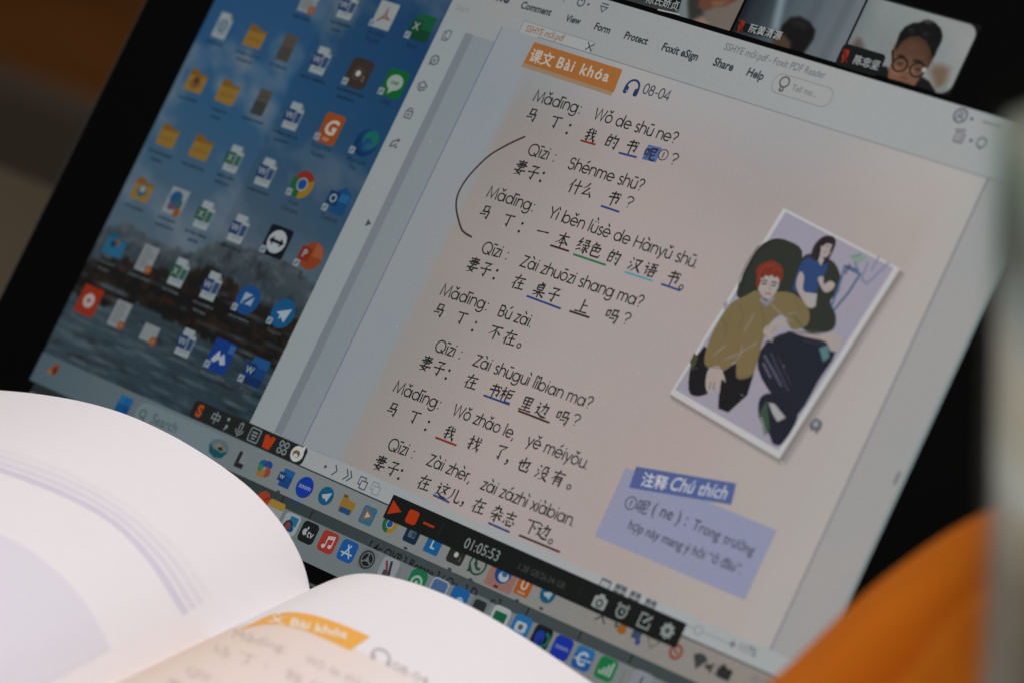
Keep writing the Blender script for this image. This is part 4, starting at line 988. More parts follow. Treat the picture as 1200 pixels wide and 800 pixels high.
for kind, px in [(lambda k: k.l([(-.4, .2), (0, -.2), (.4, .2)], .12, TG), (705, 725)), (lambda k: (k.e(.1, .0, .36, .3, (190, 116, 40)), k.g([(-.6, -.3), (-.2, -.1), (-.4, .1)], TG)), (728, 736.5)), (lambda k: (k.r(0, 0, .7, .6, .05, (70, 84, 120)), k.e(.3, .4, .2, .2, (50, 90, 160))), (747, 743)),
                 (lambda k: k.l([(-.5, -.2), (0, .4), (.5, -.2)], .14, (120, 120, 112), True), (766, 752)), (lambda k: (k.o(0, 0, .4, .2, (176, 90, 70)), k.l([(-.2, -.1), (.2, .1)], .16, (176, 90, 70))), (793, 763.5)),
                 (lambda k: (k.g([(-.55, -.25), (-.3, -.45), (0, -.52), (.3, -.45), (.55, -.25), (0, .5)], TG),), (820, 775)), (lambda k: (k.g([(-.5, -.15), (-.2, -.15), (.05, -.4), (.05, .4), (-.2, .15), (-.5, .15)], TG), k.o(.1, 0, .35, .12, TG, -50, 50)), (835, 783)),
                 (lambda k: (k.r(0, 0, .95, .7, .08, (44, 46, 46)), k.e(-.25, -.3, .2, .2, (44, 46, 46))), (850, 789))]:
    k = Ic(px, 4.4, 4); kind(k); k.p.build('tray_icon')
ck = Piece(4); put_type(ck, '20:17', (879, 797), (899, 806), (98, 98, 94), tall=1.1); ck.build('clock')

Ic.sat, Ic.whi = .72, .84
du_ = Piece(14)
for k in range(46):
    x, y = random.uniform(330, 1080), random.uniform(60, 640)
    q = P(x, y)
    if WL < q.x < SR - 3 and VH + 4 < q.y < VT - 6:
        r0 = random.uniform(.10, .24); du_.ell(q.x, q.y, r0, r0 * random.uniform(.6, 1), (176, 174, 170), n=7)
tag(du_.build('dust_specks', 'pale dust specks on the screen glass'), kind='stuff')
# ---- strip and dock under the shared desktop
V1 = VB + 3.3
V2 = 80.4
st = Piece(2)
for k in range(N):
    u0, u1 = SL + 2.5 + (SR - SL + 6) * k / N, SL + 2.5 + (SR - SL + 6) * (k + 1) / N
    f = lambda u: mixc((30, 38, 40), (58, 66, 68), (u - SL - 40) / 140)
    st.poly([(u0, VB), (u1, VB), (u1, V1), (u0, V1)], [f(u0), f(u1), f(u1), f(u0)])
st.build('window_edge', 'dark teal strip between the taskbar and the dock')
dk = Piece(2.6)
for k in range(N):
    u0, u1 = SL + 2.5 + (SR - SL + 6) * k / N, SL + 2.5 + (SR - SL + 6) * (k + 1) / N
    f = lambda u: mixc((90, 101, 103), (114, 117, 117), (u - SL - 80) / 160)
    dk.poly([(u0, V1), (u1, V1), (u1, V2), (u0, V2)], [f(u0), f(u1), f(u1), f(u0)])
for x in (P(472, 664).x, P(733, 786).x): dk.rib([(x, V1 + 1.5), (x, V2 - 1)], .25, (84, 92, 96), 2.8)
dk.build('dock', 'grey dock strip along the foot of the screen')
for t_, a, b in (('[ 4c QVP ]', (431, 642.5), (473.5, 662.6)), ('Rotate ]', (478, 664.2), (512, 680)), ('( Qu   ]', (516, 681.6), (545, 695)), ('D  ... c ]', (550, 697.4), (584, 712.6))):
    fr = Piece(2.3); put_type(fr, t_, a, b, (16, 20, 21), bold=.014, tall=1.1); fr.build('window_caption')
for x, y in ((618.7, 716), (680, 744), (740, 771), (365, 603), (331, 586.5)):
    fr = Piece(2.3); q = P(x, y); fr.rib([(q.x, q.y - 1.3), (q.x, q.y + 1.3)], .5, (22, 27, 29)); fr.build('window_tick')
def q_red(i): i.e(0, 0, .4, .4, (190, 70, 36)); i.l([(.1, .0), (.3, -.2)], .1, (150, 40, 20))
def q_note(i): i.r(0, 0, 1, 1, .2, (150, 156, 158)); i.r(0, -.32, 1, .36, .12, (186, 150, 60))
def q_free(i): i.r(0, 0, 1, 1, .22, (158, 168, 172)); i.r(.1, -.16, .5, .44, .06, (36, 124, 166)); i.e(-.15, .2, .26, .26, (150, 70, 48)); i.o(-.1, .1, .22, .1, (26, 50, 90)); i.e(.15, .2, .15, .15, (30, 80, 140))
def q_tv(i):
    i.r(0, 0, 1, 1, .22, (26, 28, 30)); i.t('tv', .16, .06, .30, (170, 176, 178), .01)
    i.e(-.2, .02, .14, .16, (170, 176, 178)); i.e(-.1, -.2, .05, .07, (170, 176, 178)); i.e(-.06, .0, .06, .07, (26, 28, 30))
def q_mus(i): i.r(0, 0, 1, 1, .22, (190, 60, 50)); c = (196, 190, 188); i.e(-.17, .24, .11, .09, c); i.e(.2, .17, .11, .09, c); i.l([(-.08, .24), (-.08, -.24), (.29, -.32), (.29, .17)], .06, c); i.l([(-.08, -.15), (.29, -.23)], .09, c)
def q_app(i): i.r(0, 0, 1, 1, .22, (28, 100, 184)); c = (176, 194, 206); i.l([(-.22, .3), (.1, -.3)], .075, c); i.l([(-.1, -.3), (.24, .3)], .075, c); i.l([(-.34, .12), (.34, .12)], .075, c)
def q_set(i): i.r(0, 0, 1, 1, .22, (116, 122, 124)); i.e(0, 0, .42, .42, (30, 34, 36)); i.o(0, 0, .33, .05, (112, 118, 120)); i.e(0, 0, .1, .1, (112, 118, 120)); [i.l([(.1 * math.cos(a), .1 * math.sin(a)), (.33 * math.cos(a), .33 * math.sin(a))], .07, (112, 118, 120)) for a in (.5, 2.6, 4.7)]; i.o(0, 0, .42, .05, (60, 66, 68))
def q_wht(i): i.r(0, 0, 1, 1, .22, (150, 158, 162)); i.l([(-.28, -.3), (.1, .35)], .14, (150, 70, 70)); i.l([(.0, -.36), (.18, .3)], .14, (44, 54, 70)); i.r(-.1, .25, .24, .3, .02, (60, 70, 84))
def q_find(i): i.r(0, 0, 1, 1, .3, (28, 132, 84)); i.o(0, .1, .28, .12, (160, 182, 172)); i.e(0, .1, .1, .1, (160, 182, 172))
def q_bw(i): i.r(0, 0, 1, 1, .22, (160, 170, 178)); i.r(0, 0, .84, .84, .16, (84, 116, 168))
def q_blue(i): i.r(0, 0, 1, 1, .22, (30, 112, 186)); i.e(.1, .1, .2, .2, (150, 190, 214))
def q_dk(i): i.r(0, 0, 1, 1, .22, (116, 122, 122)); i.r(0, 0, .7, .7, .16, (44, 48, 50))
def q_gw(i): i.r(0, 0, 1, 1, .22, (176, 184, 184)); i.r(0, .05, .7, .6, .06, (22, 112, 74)); i.l([(-.2, .2), (.3, .2)], .1, (16, 80, 52))
def q_chat(i): i.r(0, 0, 1, 1, .22, (38, 128, 196)); i.r(0, .02, .62, .46, .14, (180, 194, 202)); i.e(0, .02, .13, .13, (90, 88, 86))
def q_nv(i): i.r(0, 0, 1, 1, .22, (22, 30, 36)); i.e(-.08, .05, .26, .34, (34, 66, 180)); i.o(.12, .05, .3, .12, (34, 130, 104), -80, 120); i.e(.05, .2, .14, .18, (26, 52, 150))
def q_zm(i): i.r(0, 0, 1, 1, .22, (26, 58, 190)); i.t('zoom', 0, 0, .16, (140, 160, 214), .02)
def q_C(i): i.r(0, 0, 1, 1, .22, (34, 100, 184)); i.r(0, -.28, 1, .42, .18, (42, 128, 200)); i.o(0, .02, .25, .14, (176, 194, 208), 40, 320); i.l([(-.46, .1), (.46, .02)], .07, (176, 194, 208))
def q_bar(i): i.r(0, 0, 1, 1, .22, (26, 140, 78)); [i.l([(-.26 + k * .18, .28), (-.26 + k * .18, .12 - k * .16)], .11, (170, 190, 178)) for k in range(4)]
def q_file(i): i.r(0, 0, 1, 1, .2, (146, 152, 158)); i.e(0, -.1, .06, .2, (80, 86, 92)); i.l([(-.2, .35), (.2, .35)], .06, (108, 116, 120))
for kind, px, lab in [(q_red, (309, 585), None), (q_note, (322, 599), None), (q_free, (341, 614), None), (q_tv, (362, 624), 'black icon with white tv lettering'), (q_mus, (385, 635), 'red icon with a white music note'), (q_app, (408, 645.6), 'blue icon with white crossed strokes'),
                 (q_set, (431, 655.6), 'grey gear wheel icon'), (q_wht, (456, 666), None), (q_find, (489.5, 680), None), (q_bw, (514, 690.5), None), (q_blue, (538, 701), None), (q_dk, (561.5, 712), None), (q_gw, (586, 723.5), None),
                 (q_chat, (611, 734), None), (q_nv, (635, 746.5), None), (q_zm, (659, 759), None), (q_C, (684, 771.5), None), (q_bar, (711, 783.5), 'green icon with white rising bars'), (q_file, (751, 800), None)]:
    i = Ic(px, 6.3, 3); kind(i); i.p.build('dock_icon', lab)

Ic.sat, Ic.whi = 1.0, 1.0
# ---- floating bars
rb = Piece(12)
A_, B_, C_, D_ = P(464, 581), P(808, 730.7), P(794.7, 760), P(450.7, 607.5)
t0, t1 = (A_.y + B_.y) / 2, (C_.y + D_.y) / 2
l0, l1 = (A_.x + D_.x) / 2, (B_.x + C_.x) / 2
rb.rect(l0, t0, l1, t1, (18, 21, 19))
for x in (P(519, 622).x, P(682, 695).x): rb.rib([(x, t0 + 1.5), (x, t1 - 1.5)], .2, (34, 38, 36), 12.2)
k = Ic((466, 597.5), 4.4, 12.3); OR = (152, 44, 12)
k.g([(-.45, -.5), (.55, 0), (-.45, .5)], OR); k2 = Ic((486, 607), 4.2, 12.3); k2.r(0, 0, .95, .95, .2, OR); k3 = Ic((505.5, 616), 4, 12.3); k3.l([(-.55, 0), (.5, 0)], .16, OR)
GR = (128, 136, 134)
for kk in (k, k2, k3):
    n = len(rb.v); rb.v += kk.p.v; rb.c += kk.p.c; rb.f += [[q + n for q in f] for f in kk.p.f]
def addi(pc, px, size, draw, lv=12.3):
    kk = Ic(px, size, lv); draw(kk); n = len(pc.v); pc.v += kk.p.v; pc.c += kk.p.c; pc.f += [[q + n for q in f] for f in kk.p.f]
put_type(rb, '01:05:53', (545.3, 642), (585, 658.8), (122, 130, 129), lv=12.3, tall=1.15)
put_type(rb, '1.28 GB/26.04 GB', (609.5, 667.5), (663, 691), (58, 62, 62), lv=12.3, tall=1.1)
addi(rb, (706, 705.9), 4.2, lambda q: (q.r(0, .08, 1.05, .76, .1, GR), q.g([(-.3, -.2), (-.18, -.5), (.18, -.5), (.3, -.2)], GR), q.e(0, .1, .28, .28, (18, 21, 19)), q.e(0, .1, .16, .16, GR)))
addi(rb, (731.5, 716.8), 4.0, lambda q: (q.o(0, .05, .4, .12, GR), q.l([(0, -.15), (0, .1), (.18, .1)], .1, GR), q.l([(-.5, -.3), (-.3, -.5)], .12, GR), q.l([(.5, -.3), (.3, -.5)], .12, GR)))
addi(rb, (758.5, 728.5), 4.0, lambda q: (q.l([(.1, -.45), (-.45, -.45), (-.45, .45), (.45, .45), (.45, .0)], .11, GR), q.l([(-.1, .12), (.45, -.45)], .16, GR)))
def gear(q):
    for k_ in range(8):
        a = k_ * math.pi / 4; q.l([(.3 * math.cos(a), .3 * math.sin(a)), (.52 * math.cos(a), .52 * math.sin(a))], .2, GR)
    q.e(0, 0, .4, .4, GR); q.e(0, 0, .2, .2, (60, 64, 62))
addi(rb, (785, 740), 4.2, gear)
rb.build('recorder_bar', 'black recorder bar with red buttons and a timer')
ib = Piece(12)
A_, B_, C_, D_ = P(231, 470.5), P(365.5, 524.5), P(356, 547), P(224.5, 489)
t0, t1 = (A_.y + B_.y) / 2, (C_.y + D_.y) / 2; l0, l1 = (A_.x + D_.x) / 2, (B_.x + C_.x) / 2
ib.rr((l0 + l1) / 2, (t0 + t1) / 2, l1 - l0, t1 - t0, 1.4, (26, 28, 28))
GI2 = (104, 113, 114)
addi(ib, (237, 482.5), 4.2, lambda q: q.t('S', 0, 0, .95, (140, 62, 18), .05))
addi(ib, (255.7, 490.7), 4.0, lambda q: q.t('中', 0, 0, .95, GI2, .01))
addi(ib, (269.5, 497), 4.0, lambda q: (q.e(-.05, -.3, .14, .14, GI2), q.e(.05, .25, .14, .14, GI2), q.l([(.1, .3), (-.08, .55)], .12, GI2)))
addi(ib, (284.5, 503.5), 4.2, lambda q: (q.r(0, -.1, .36, .75, .17, GI2), q.r(0, -.1, .18, .55, .08, (26, 28, 28)), q.o(0, .05, .36, .08, GI2, 0, 180), q.l([(0, .4), (0, .58)], .1, GI2)))
addi(ib, (301, 511), 4.4, lambda q: (q.r(0, 0, 1.0, 1.0, .14, GI2), q.r(0, 0, .82, .82, .08, (26, 28, 28)), q.r(0, -.18, .5, .12, .02, GI2), q.r(0, .04, .5, .12, .02, GI2), q.r(0, .24, .36, .1, .02, GI2)))
addi(ib, (317.5, 518.5), 4.4, lambda q: q.g([(-.5, -.35), (-.2, -.45), (0, -.25), (.2, -.45), (.5, -.35), (.42, .0), (.32, .5), (-.32, .5), (-.42, .0)], (150, 48, 16)))
addi(ib, (334.7, 525.7), 4.4, lambda q: [q.o(x, y, .17, .11, GI2) for x in (-.24, .24) for y in (-.24, .24)])
addi(ib, (351, 532.7), 4.8, lambda q: (q.e(0, 0, .5, .5, (168, 172, 168)), q.g([(.1, -.42), (.42, -.66), (.44, -.2)], (168, 172, 168)), q.e(-.05, .02, .3, .24, (110, 80, 50)), q.e(-.05, .12, .18, .12, (168, 166, 158)), q.e(-.16, -.02, .05, .05, (30, 26, 24)), q.e(.08, -.02, .05, .05, (30, 26, 24))))
ib.build('input_bar', 'small black input bar with white symbols and an orange letter')

# ---- video call tiles above the reader window
def tile_box(p, left, right, col, bottom=None, top=-150):
    p.poly([(left, -126), (right, -126), (right, bottom), (left, bottom)], col)
tbot = VH - 1.6
uAB = P(866, 18).x; uBC = 0.5 * (P(1014, 0).x + P(984, 76).x); uC1 = 0.5 * (P(1141, 40).x + P(1110, 106).x) + 1
vtop = P(1090, 16).y
def vt(px, py): return P(px, py)
SKN = lambda x, y: mixc((112, 76, 58), (82, 56, 42), .5 + .5 * math.sin(x * .11 + y * .07))
t1_ = Piece(2)
bgA = lambda x, y: mixc((84, 88, 88), (104, 94, 87), (x - 780) / 70)
fA = layered(bgA, [([(700, -90), (800, -90), (808, 0), (795, 40), (700, 20)], (48, 52, 52), 8), ([(798, -10), (812, -8), (806, 30), (792, 26)], (104, 114, 116), 5), ([(812, -30), (830, -20), (824, 18), (808, 26), (806, 4)], (44, 44, 42), 4),
                  ([(826, -20), (858, -8), (864, 1), (850, 8), (836, 10), (826, 14), (818, 8)], (92, 58, 44), 3), ([(834, 2), (856, 0), (846, 8), (836, 9)], (112, 76, 58), 2), ([(815, 24), (824, 21), (831, 28), (820, 30)], (132, 104, 88), 2.5)])
paint(t1_, uAB - 52, -132, uAB - .5, tbot, lambda u, v: fA(*to_px(u, v)), .6)
t1_.pp([(752, -8), (800, -2), (796, 12), (745, -2)], (16, 18, 18), 2.6)
put_type(t1_, '陈氏娇贞', (757.5, 3), (794, 12), (146, 150, 150), bold=.006, lv=2.9)
t1_.pp([(771.5, 11.2), (797, 17), (797, 18.6), (771, 12.8)], (150, 154, 154), 2.9)
t1_.build('video_tile', 'video call tile with hands in view')
t2_ = Piece(2)
q1, q2 = uAB + .5, uBC - .4
def bgB(x, y):
    k = (x + .48 * y - 880) / 150
    return mixc(mixc((24, 30, 34), (70, 82, 90), k / .3) if k < .3 else mixc((70, 82, 90), (106, 113, 118), (k - .3) / .7), (58, 66, 74), max(0, math.sin(k * 26)) * .25)
fB = layered(bgB, [([(914, -10), (923, -10), (913, 36), (904, 36)], (118, 130, 138), 5), ([(908, 60), (912, 44), (917, 30), (927, 21), (938, 20), (949, 26), (956, 36), (954, 46), (946, 58), (940, 66)], (17, 16, 16), 2.5),
                  ([(926, 24), (938, 23), (948, 30), (944, 36), (930, 30)], (30, 29, 29), 5), ([(906, 46), (918, 40), (927, 50), (926, 60), (904, 56)], (66, 52, 40), 3)])
paint(t2_, q1, -132, q2, tbot, lambda u, v: fB(*to_px(u, v)), .6)
t2_.pp([(864, 26), (884, 30), (912, 38), (912, 48), (862, 36)], (15, 17, 18), 2.8)
addi(t2_, (869, 31), 3.4, lambda q: (q.r(0, -.1, .5, .8, .2, (120, 36, 22)), q.l([(-.4, -.5), (.4, .5)], .16, (90, 24, 16)), q.l([(0, .3), (0, .6)], .16, (120, 36, 22))), 3.0)
put_type(t2_, '阮黄清源', (877.5, 37.4), (914.5, 47.4), (150, 155, 155), bold=.008, lv=3.1)
t2_.build('video_tile', 'video call tile showing the top of a dark haired head')
t3_ = Piece(2)
GBK = (13, 14, 14)
bgC = lambda x, y: mixc(mixc(mixc((108, 117, 117), (140, 142, 139), (x + 40) / 500), (126, 132, 132), .5 + .5 * math.sin(x * .013) * math.cos(y * .011)), (84, 94, 96), sst(120, -140, x + .3 * y) * .55)
def face(x, y):
    c = mixc((64, 45, 33), (108, 76, 58), (y - 215) / 240 - (x - 240) / 700)
    c = mixc(c, (140, 104, 84), max(0, 1 - (((x - 235) / 34) ** 2 + ((y - 420) / 38) ** 2)) * .5)          # nose
    c = mixc(c, (134, 98, 76), max(0, 1 - (((x - 150) / 40) ** 2 + ((y - 420) / 36) ** 2)) * .5)           # cheek
    c = mixc(c, (96, 68, 52), max(0, 1 - (((x - 255) / 60) ** 2 + ((y - 270) / 40) ** 2)) * .4)
    return mixc(c, (48, 33, 25), sst(300, 390, x + .25 * (y - 330)) * .7)
hairc = lambda x, y: mixc((13, 14, 14), (34, 34, 33), max(0, fbm(x * .02, y * .03)) * 1.2)
fC = layered(bgC, [
  ([(-110, 270), (-75, 225), (-52, 235), (-30, 290), (-40, 330), (-95, 320)], (84, 76, 70), 26),
  ([(350, 420), (372, 385), (420, 385), (466, 405), (452, 470), (430, 520), (385, 535)], (104, 88, 72), 34),
  ([(370, 530), (440, 500), (450, 540), (400, 560)], (116, 122, 118), 10),
  ([(-70, 470), (40, 385), (100, 395), (140, 480), (300, 450), (345, 478), (384, 540), (380, 600), (-80, 560)], (17, 19, 18), 7),
  ([(128, 300), (150, 258), (230, 210), (320, 222), (378, 280), (372, 345), (342, 400), (305, 440), (262, 505), (215, 530), (150, 505), (104, 468), (108, 410), (124, 370)], face, 6),
  ([(148, 475), (190, 484), (236, 500), (228, 520), (180, 512), (146, 492)], (66, 42, 34), 7),
  ([(176, 448), (206, 454), (226, 462), (206, 470), (178, 460)], (98, 54, 46), 5),
  ([(206, 422), (224, 432), (246, 430), (242, 440), (214, 440)], (84, 56, 44), 5),
  ([(160, 325), (186, 322), (206, 334), (204, 344), (166, 338)], (34, 25, 21), 5), ([(252, 350), (286, 354), (316, 368), (308, 378), (252, 364)], (34, 25, 21), 5),
  ([(150, 372), (176, 366), (198, 380), (176, 392)], (60, 44, 36), 5), ([(254, 404), (282, 398), (306, 414), (280, 424)], (58, 43, 36), 5),
  ([(146, 305), (152, 262), (172, 200), (205, 160), (250, 138), (290, 134), (318, 122), (350, 120), (385, 138), (416, 172), (426, 215), (418, 250), (396, 292), (380, 332), (364, 345), (356, 300), (330, 246), (290, 218), (235, 216), (190, 246), (166, 280)], hairc, 6),
  ([(310, 124), (340, 118), (372, 130), (360, 142), (322, 138)], (58, 58, 56), 10),
])
cor = 3.4
def tileC(u, v):
    # rounded corners on the right side of the tile
    du, dt, db = u - (uC1 - cor), (vtop + cor) - v, v - (tbot - cor)
    out = max(u - uC1, vtop - v, uBC + .3 - u)
    if du > 0 and dt > 0: out = max(out, math.hypot(du, dt) - cor)
    if du > 0 and db > 0: out = max(out, math.hypot(du, db) - cor)
    if out > .3: return GBK
    x, y = to_px(u, v)
    return mixc(fC((x - 1020) * 5, y * 5), GBK, sst(-.25, .3, out))
paint(t3_, uBC + .2, vtop - .5, uC1 + .5, tbot, tileC, .36)
def F(x, y): return (1020 + x / 5, y / 5)
for cx, cy in ((176, 382), (278, 414)):
    c0 = P(*F(cx, cy)); t3_.ring(c0.x, c0.y, 2.3, .5, (12, 14, 14), 2.9, ry=2.0)
t3_.pp([F(212, 388), F(238, 398), F(238, 405), F(212, 396)], (12, 14, 14), 2.9)
t3_.ell(*P(*F(318, 414)), .75, .7, (150, 150, 140), 2.95)
t3_.pp([F(126, 296), F(140, 300), F(138, 372), F(130, 368)], (18, 20, 20), 2.85)
t3_.rr((P(1009, 71).x), P(1009, 71).y, 14.6, 6.6, 1.4, (17, 20, 19), 3.1)
addi(t3_, (991, 66), 3.6, lambda q: (q.r(0, -.1, .5, .8, .2, (128, 38, 22)), q.l([(-.4, -.5), (.4, .5)], .16, (90, 24, 16)), q.l([(0, .3), (0, .6)], .16, (128, 38, 22))), 3.3)
put_type(t3_, '陈忠坚', (1000, 74.5), (1029.5, 82.5), (150, 156, 156), bold=.008, lv=3.4)
t3_.build('video_tile', 'video call tile showing a man with short dark hair and dark round glasses')

# ------------------------------------------------------------------ open textbook lying on the keyboard
GD = Vector((0.17, -1, -0.02)).normalized()         # along the gutter, towards the reader
BP = Vector((-0.012, -0.060, 0))
hn = Vector((GD.x, GD.y, 0)).normalized()
def on_top_plane(px, py):
    d = ray(px, py)
    return CAM + d * ((BP - CAM).dot(hn) / d.dot(hn))
left_px = [(363, 690), (358, 668), (348, 643), (330, 613), (300, 578), (270, 553), (240, 532.5), (200, 509), (150, 486), (100, 471), (50, 462), (0, 457), (-60, 455), (-120, 458), (-180, 466)]
right_px = [(363, 690), (374, 685), (388, 679), (404, 674), (422, 671.5), (442, 672.5), (465, 677), (495, 686), (530, 700), (570, 720), (620, 750), (690, 797), (790, 864), (900, 940), (1000, 1012)]
LC = smooth([on_top_plane(*p) for p in left_px], 5)
RC = smooth([on_top_plane(*p) for p in right_px], 5)
print('gutter', LC[0], 'left max z', max(p.z for p in LC), 'right', RC[-1], LC[-1])
BLEN = 0.27
DECK_TOP = DECK + 0.0022
def leaf_cut(C, k):      # pages sag a little towards the reader
    return C
book = empty('open_book', (LC[0].x, LC[0].y - .12, DECK_TOP))
tag(book, 'open language textbook with purple arcs and an orange banner, lying on the keyboard', 'book')
def page_material(name, a, b):
    m = material(name, a, 0.75, 0.15, 260, 0.04, 0.04)
    return m
M_paper = page_material('white_paper', (0.80, 0.765, 0.76), None)
M_edge = material('page_edges', (0.62, 0.59, 0.56), 0.8, 0.1, 900, 0.3, stretch=(.05, .05, 3))
def page_grid(C, name, mat, flip):
    ns, nt_ = len(C), 30
    vs, fs = [], []
    for p in C:
        for j in range(nt_ + 1):
            vs.append(p + GD * (BLEN * j / nt_) - book.location)
    for i in range(ns - 1):
        for j in range(nt_):
            a = i * (nt_ + 1) + j
            f = [a, a + 1, a + nt_ + 2, a + nt_ + 1]
            fs.append(f[::-1] if flip else f)
    return mesh_obj(name, vs, fs, mat, book, True)
page_grid(LC, 'left_page', M_paper, True)
page_grid(RC, 'right_page', M_paper, False)
def block(C, name, flip):
    D = [p - Vector((0, 0, .0006)) for p in C]
    vs, fs = [], []
    for k in (0, 1):
        for p in D:
            q = p + GD * (0.0006 + (BLEN - .0012) * k)
            vs.append(q - book.location); vs.append(Vector((q.x, q.y, DECK_TOP + .0022)) - book.location)
    n = len(D)
    for i in range(n - 1):
        a = 2 * i; b = 2 * (n + i)
        fs += [[a, a + 2, a + 3, a + 1], [b, b + 1, b + 3, b + 2], [a, b, b + 2, a + 2], [a + 1, a + 3, b + 3, b + 1]]
    a, b = 2 * (n - 1), 2 * (2 * n - 1)
    fs.append([a, b, b + 1, a + 1])
    if flip: fs = [f[::-1] for f in fs]
    return mesh_obj(name, vs, fs, M_edge, book)
block(LC, 'page_block', False); block(RC, 'page_block', True)
M_cover = material('book_cover', (0.30, 0.24, 0.42), 0.4, 0.4, 20, 0.1)
xs = Vector((-GD.y, GD.x, 0)).normalized()
c0 = LC[0] - GD * .004; c0.z = 0
lw, rw = (LC[-1] - LC[0]).dot(xs), (RC[-1] - RC[0]).dot(xs)
quad = [c0 + xs * (lw - .004), c0 + xs * (rw + .004), c0 + xs * (rw + .004) + GD * (BLEN + .008), c0 + xs * (lw - .004) + GD * (BLEN + .008)]
vs, fs = slab([(p.x, p.y) for p in quad], DECK_TOP, DECK_TOP + .002)
mesh_obj('cover', [Vector(v) - book.location for v in vs], fs, M_cover, book)
def hit(px, py, C, lift=.00005):
    d = ray(px, py); best = None
    for a, b in zip(C, C[1:]):
        M = Matrix(((b - a), GD, -d)).transposed()
        if abs(M.determinant()) < 1e-12: continue
        s_ = M.inverted() @ (CAM - a)
        if -1e-4 <= s_[0] <= 1 + 1e-4 and s_[1] > -.004 and s_[2] > 0 and (best is None or s_[2] < best[0]):
            n = (b - a).cross(GD).normalized()
            if n.dot(d) > 0: n = -n
            best = (s_[2], n)
    if best is None: return None
    return CAM + d * best[0] + best[1] * lift
def print_obj(name, px, faces, C, mat, label=None, lift=.00005):
    pts = [hit(x, y, C, lift) for x, y in px]
    vs = [(p - book.location) if p else Vector((0, 0, 0)) for p in pts]
    fs = [f for f in faces if all(pts[i] is not None for i in f)]
    o = mesh_obj(name, vs, fs, mat, book, True)
    if label: o['label'] = label
    return o
def ink(name, c, amt=.05): return material(name, c, 0.7, 0.15, 300, amt)
def band(pa, pb):
    a, b = smooth([Vector(p) for p in pa], 8), smooth([Vector(p) for p in pb], 8)
    n = len(a)
    return [tuple(p) for p in a] + [tuple(p) for p in b], [[i, i + 1, n + i + 1, n + i] for i in range(n - 1)]
def strip_grid(top, bot, nrow=8):
    rows = []
    for k in range(nrow + 1): rows += [tuple(p) for p in smooth([Vector(a_).lerp(Vector(b_), k / nrow) for a_, b_ in zip(top, bot)], 10)]
    nw = len(rows) // (nrow + 1)
    return rows, [[k * nw + i, k * nw + i + 1, (k + 1) * nw + i + 1, (k + 1) * nw + i] for k in range(nrow) for i in range(nw - 1)]
outer = [(-60, 510), (0, 524), (75, 549), (150, 590), (210, 643), (249, 699)]
inner = [(-60, 538), (0, 553), (75, 582), (131, 614), (176, 661), (214, 721)]
for k, (a, b, c) in enumerate([(.0, .19, (0.775, 0.742, 0.742)), (.27, .45, (0.735, 0.702, 0.725)), (.53, .71, (0.705, 0.675, 0.715)), (.79, 1.0, (0.645, 0.615, 0.69))]):
    pa = [Vector(o_).lerp(Vector(i_), a) for o_, i_ in zip(outer, inner)]
    pb = [Vector(o_).lerp(Vector(i_), b) for o_, i_ in zip(outer, inner)]
    print_obj('printed_arc', *strip_grid(pa, pb, 6), LC, ink('lilac_ink', c))
lob = [(-60, 604), (0, 626), (37, 646), (75, 678), (105, 714), (129, 759)]
low = [(-60, 866), (-25, 846), (0, 832), (30, 815), (56, 800), (129, 759.5)]
bp, bf = [], []
NB = 30
rows = []
for k in range(NB + 1):
    rows += [tuple(p) for p in smooth([Vector(a_).lerp(Vector(b_), k / NB) for a_, b_ in zip(lob, low)], 10)]
nw = len(rows) // (NB + 1)
print_obj('printed_panel', rows, [[k * nw + i, k * nw + i + 1, (k + 1) * nw + i + 1, (k + 1) * nw + i] for k in range(NB) for i in range(nw - 1)], LC, ink('pale_lilac_ink', (0.715, 0.69, 0.73)), None, .00014)
def page_type(txt, p0, p1, up, C, mat, name='printed_text', bold=0.0, lift=.0001, tall=1.0):
    vs, fs = type_mesh(txt, bold)
    x0 = min(v[0] for v in vs); x1 = max(v[0] for v in vs); s_ = 1 / (x1 - x0)
    p0, p1, up = Vector(p0), Vector(p1), Vector(up)
    return print_obj(name, [tuple(p0 + (p1 - p0) * ((v[0] - x0) * s_) + up * v[1]) for v in vs], fs, C, mat, None, lift)
I_dark = ink('grey_text_ink', (0.50, 0.41, 0.36))
page_type(')', (1, 731), (5, 733), (7, -18), LC, I_dark)
# right page: tinted box, banner, text
def hit_k(px, py, C):
    h = hit(px, py, C, 0)
    return min(((h - (a + (b - a) * max(0, min(1, (h - a).dot(b - a) / (b - a).length_squared)))).dot(GD)) for a, b in zip(C, C[1:])) if h else None
k0 = hit_k(345, 735, RC)
print('panel starts', k0)
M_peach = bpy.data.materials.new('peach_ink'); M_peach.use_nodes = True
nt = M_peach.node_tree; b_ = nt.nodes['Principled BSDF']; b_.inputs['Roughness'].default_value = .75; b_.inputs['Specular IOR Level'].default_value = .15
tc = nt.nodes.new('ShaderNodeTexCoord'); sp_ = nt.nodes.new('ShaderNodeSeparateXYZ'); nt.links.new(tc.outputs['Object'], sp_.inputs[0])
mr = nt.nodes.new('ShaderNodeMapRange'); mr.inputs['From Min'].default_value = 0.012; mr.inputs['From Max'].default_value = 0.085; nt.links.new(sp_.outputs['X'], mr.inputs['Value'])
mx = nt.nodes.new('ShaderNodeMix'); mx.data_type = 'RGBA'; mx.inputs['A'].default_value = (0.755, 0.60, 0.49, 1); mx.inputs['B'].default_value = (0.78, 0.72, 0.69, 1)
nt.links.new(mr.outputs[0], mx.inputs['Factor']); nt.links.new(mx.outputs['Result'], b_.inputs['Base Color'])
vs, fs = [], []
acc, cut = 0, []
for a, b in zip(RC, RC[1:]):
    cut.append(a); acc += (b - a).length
    if acc > .112: break
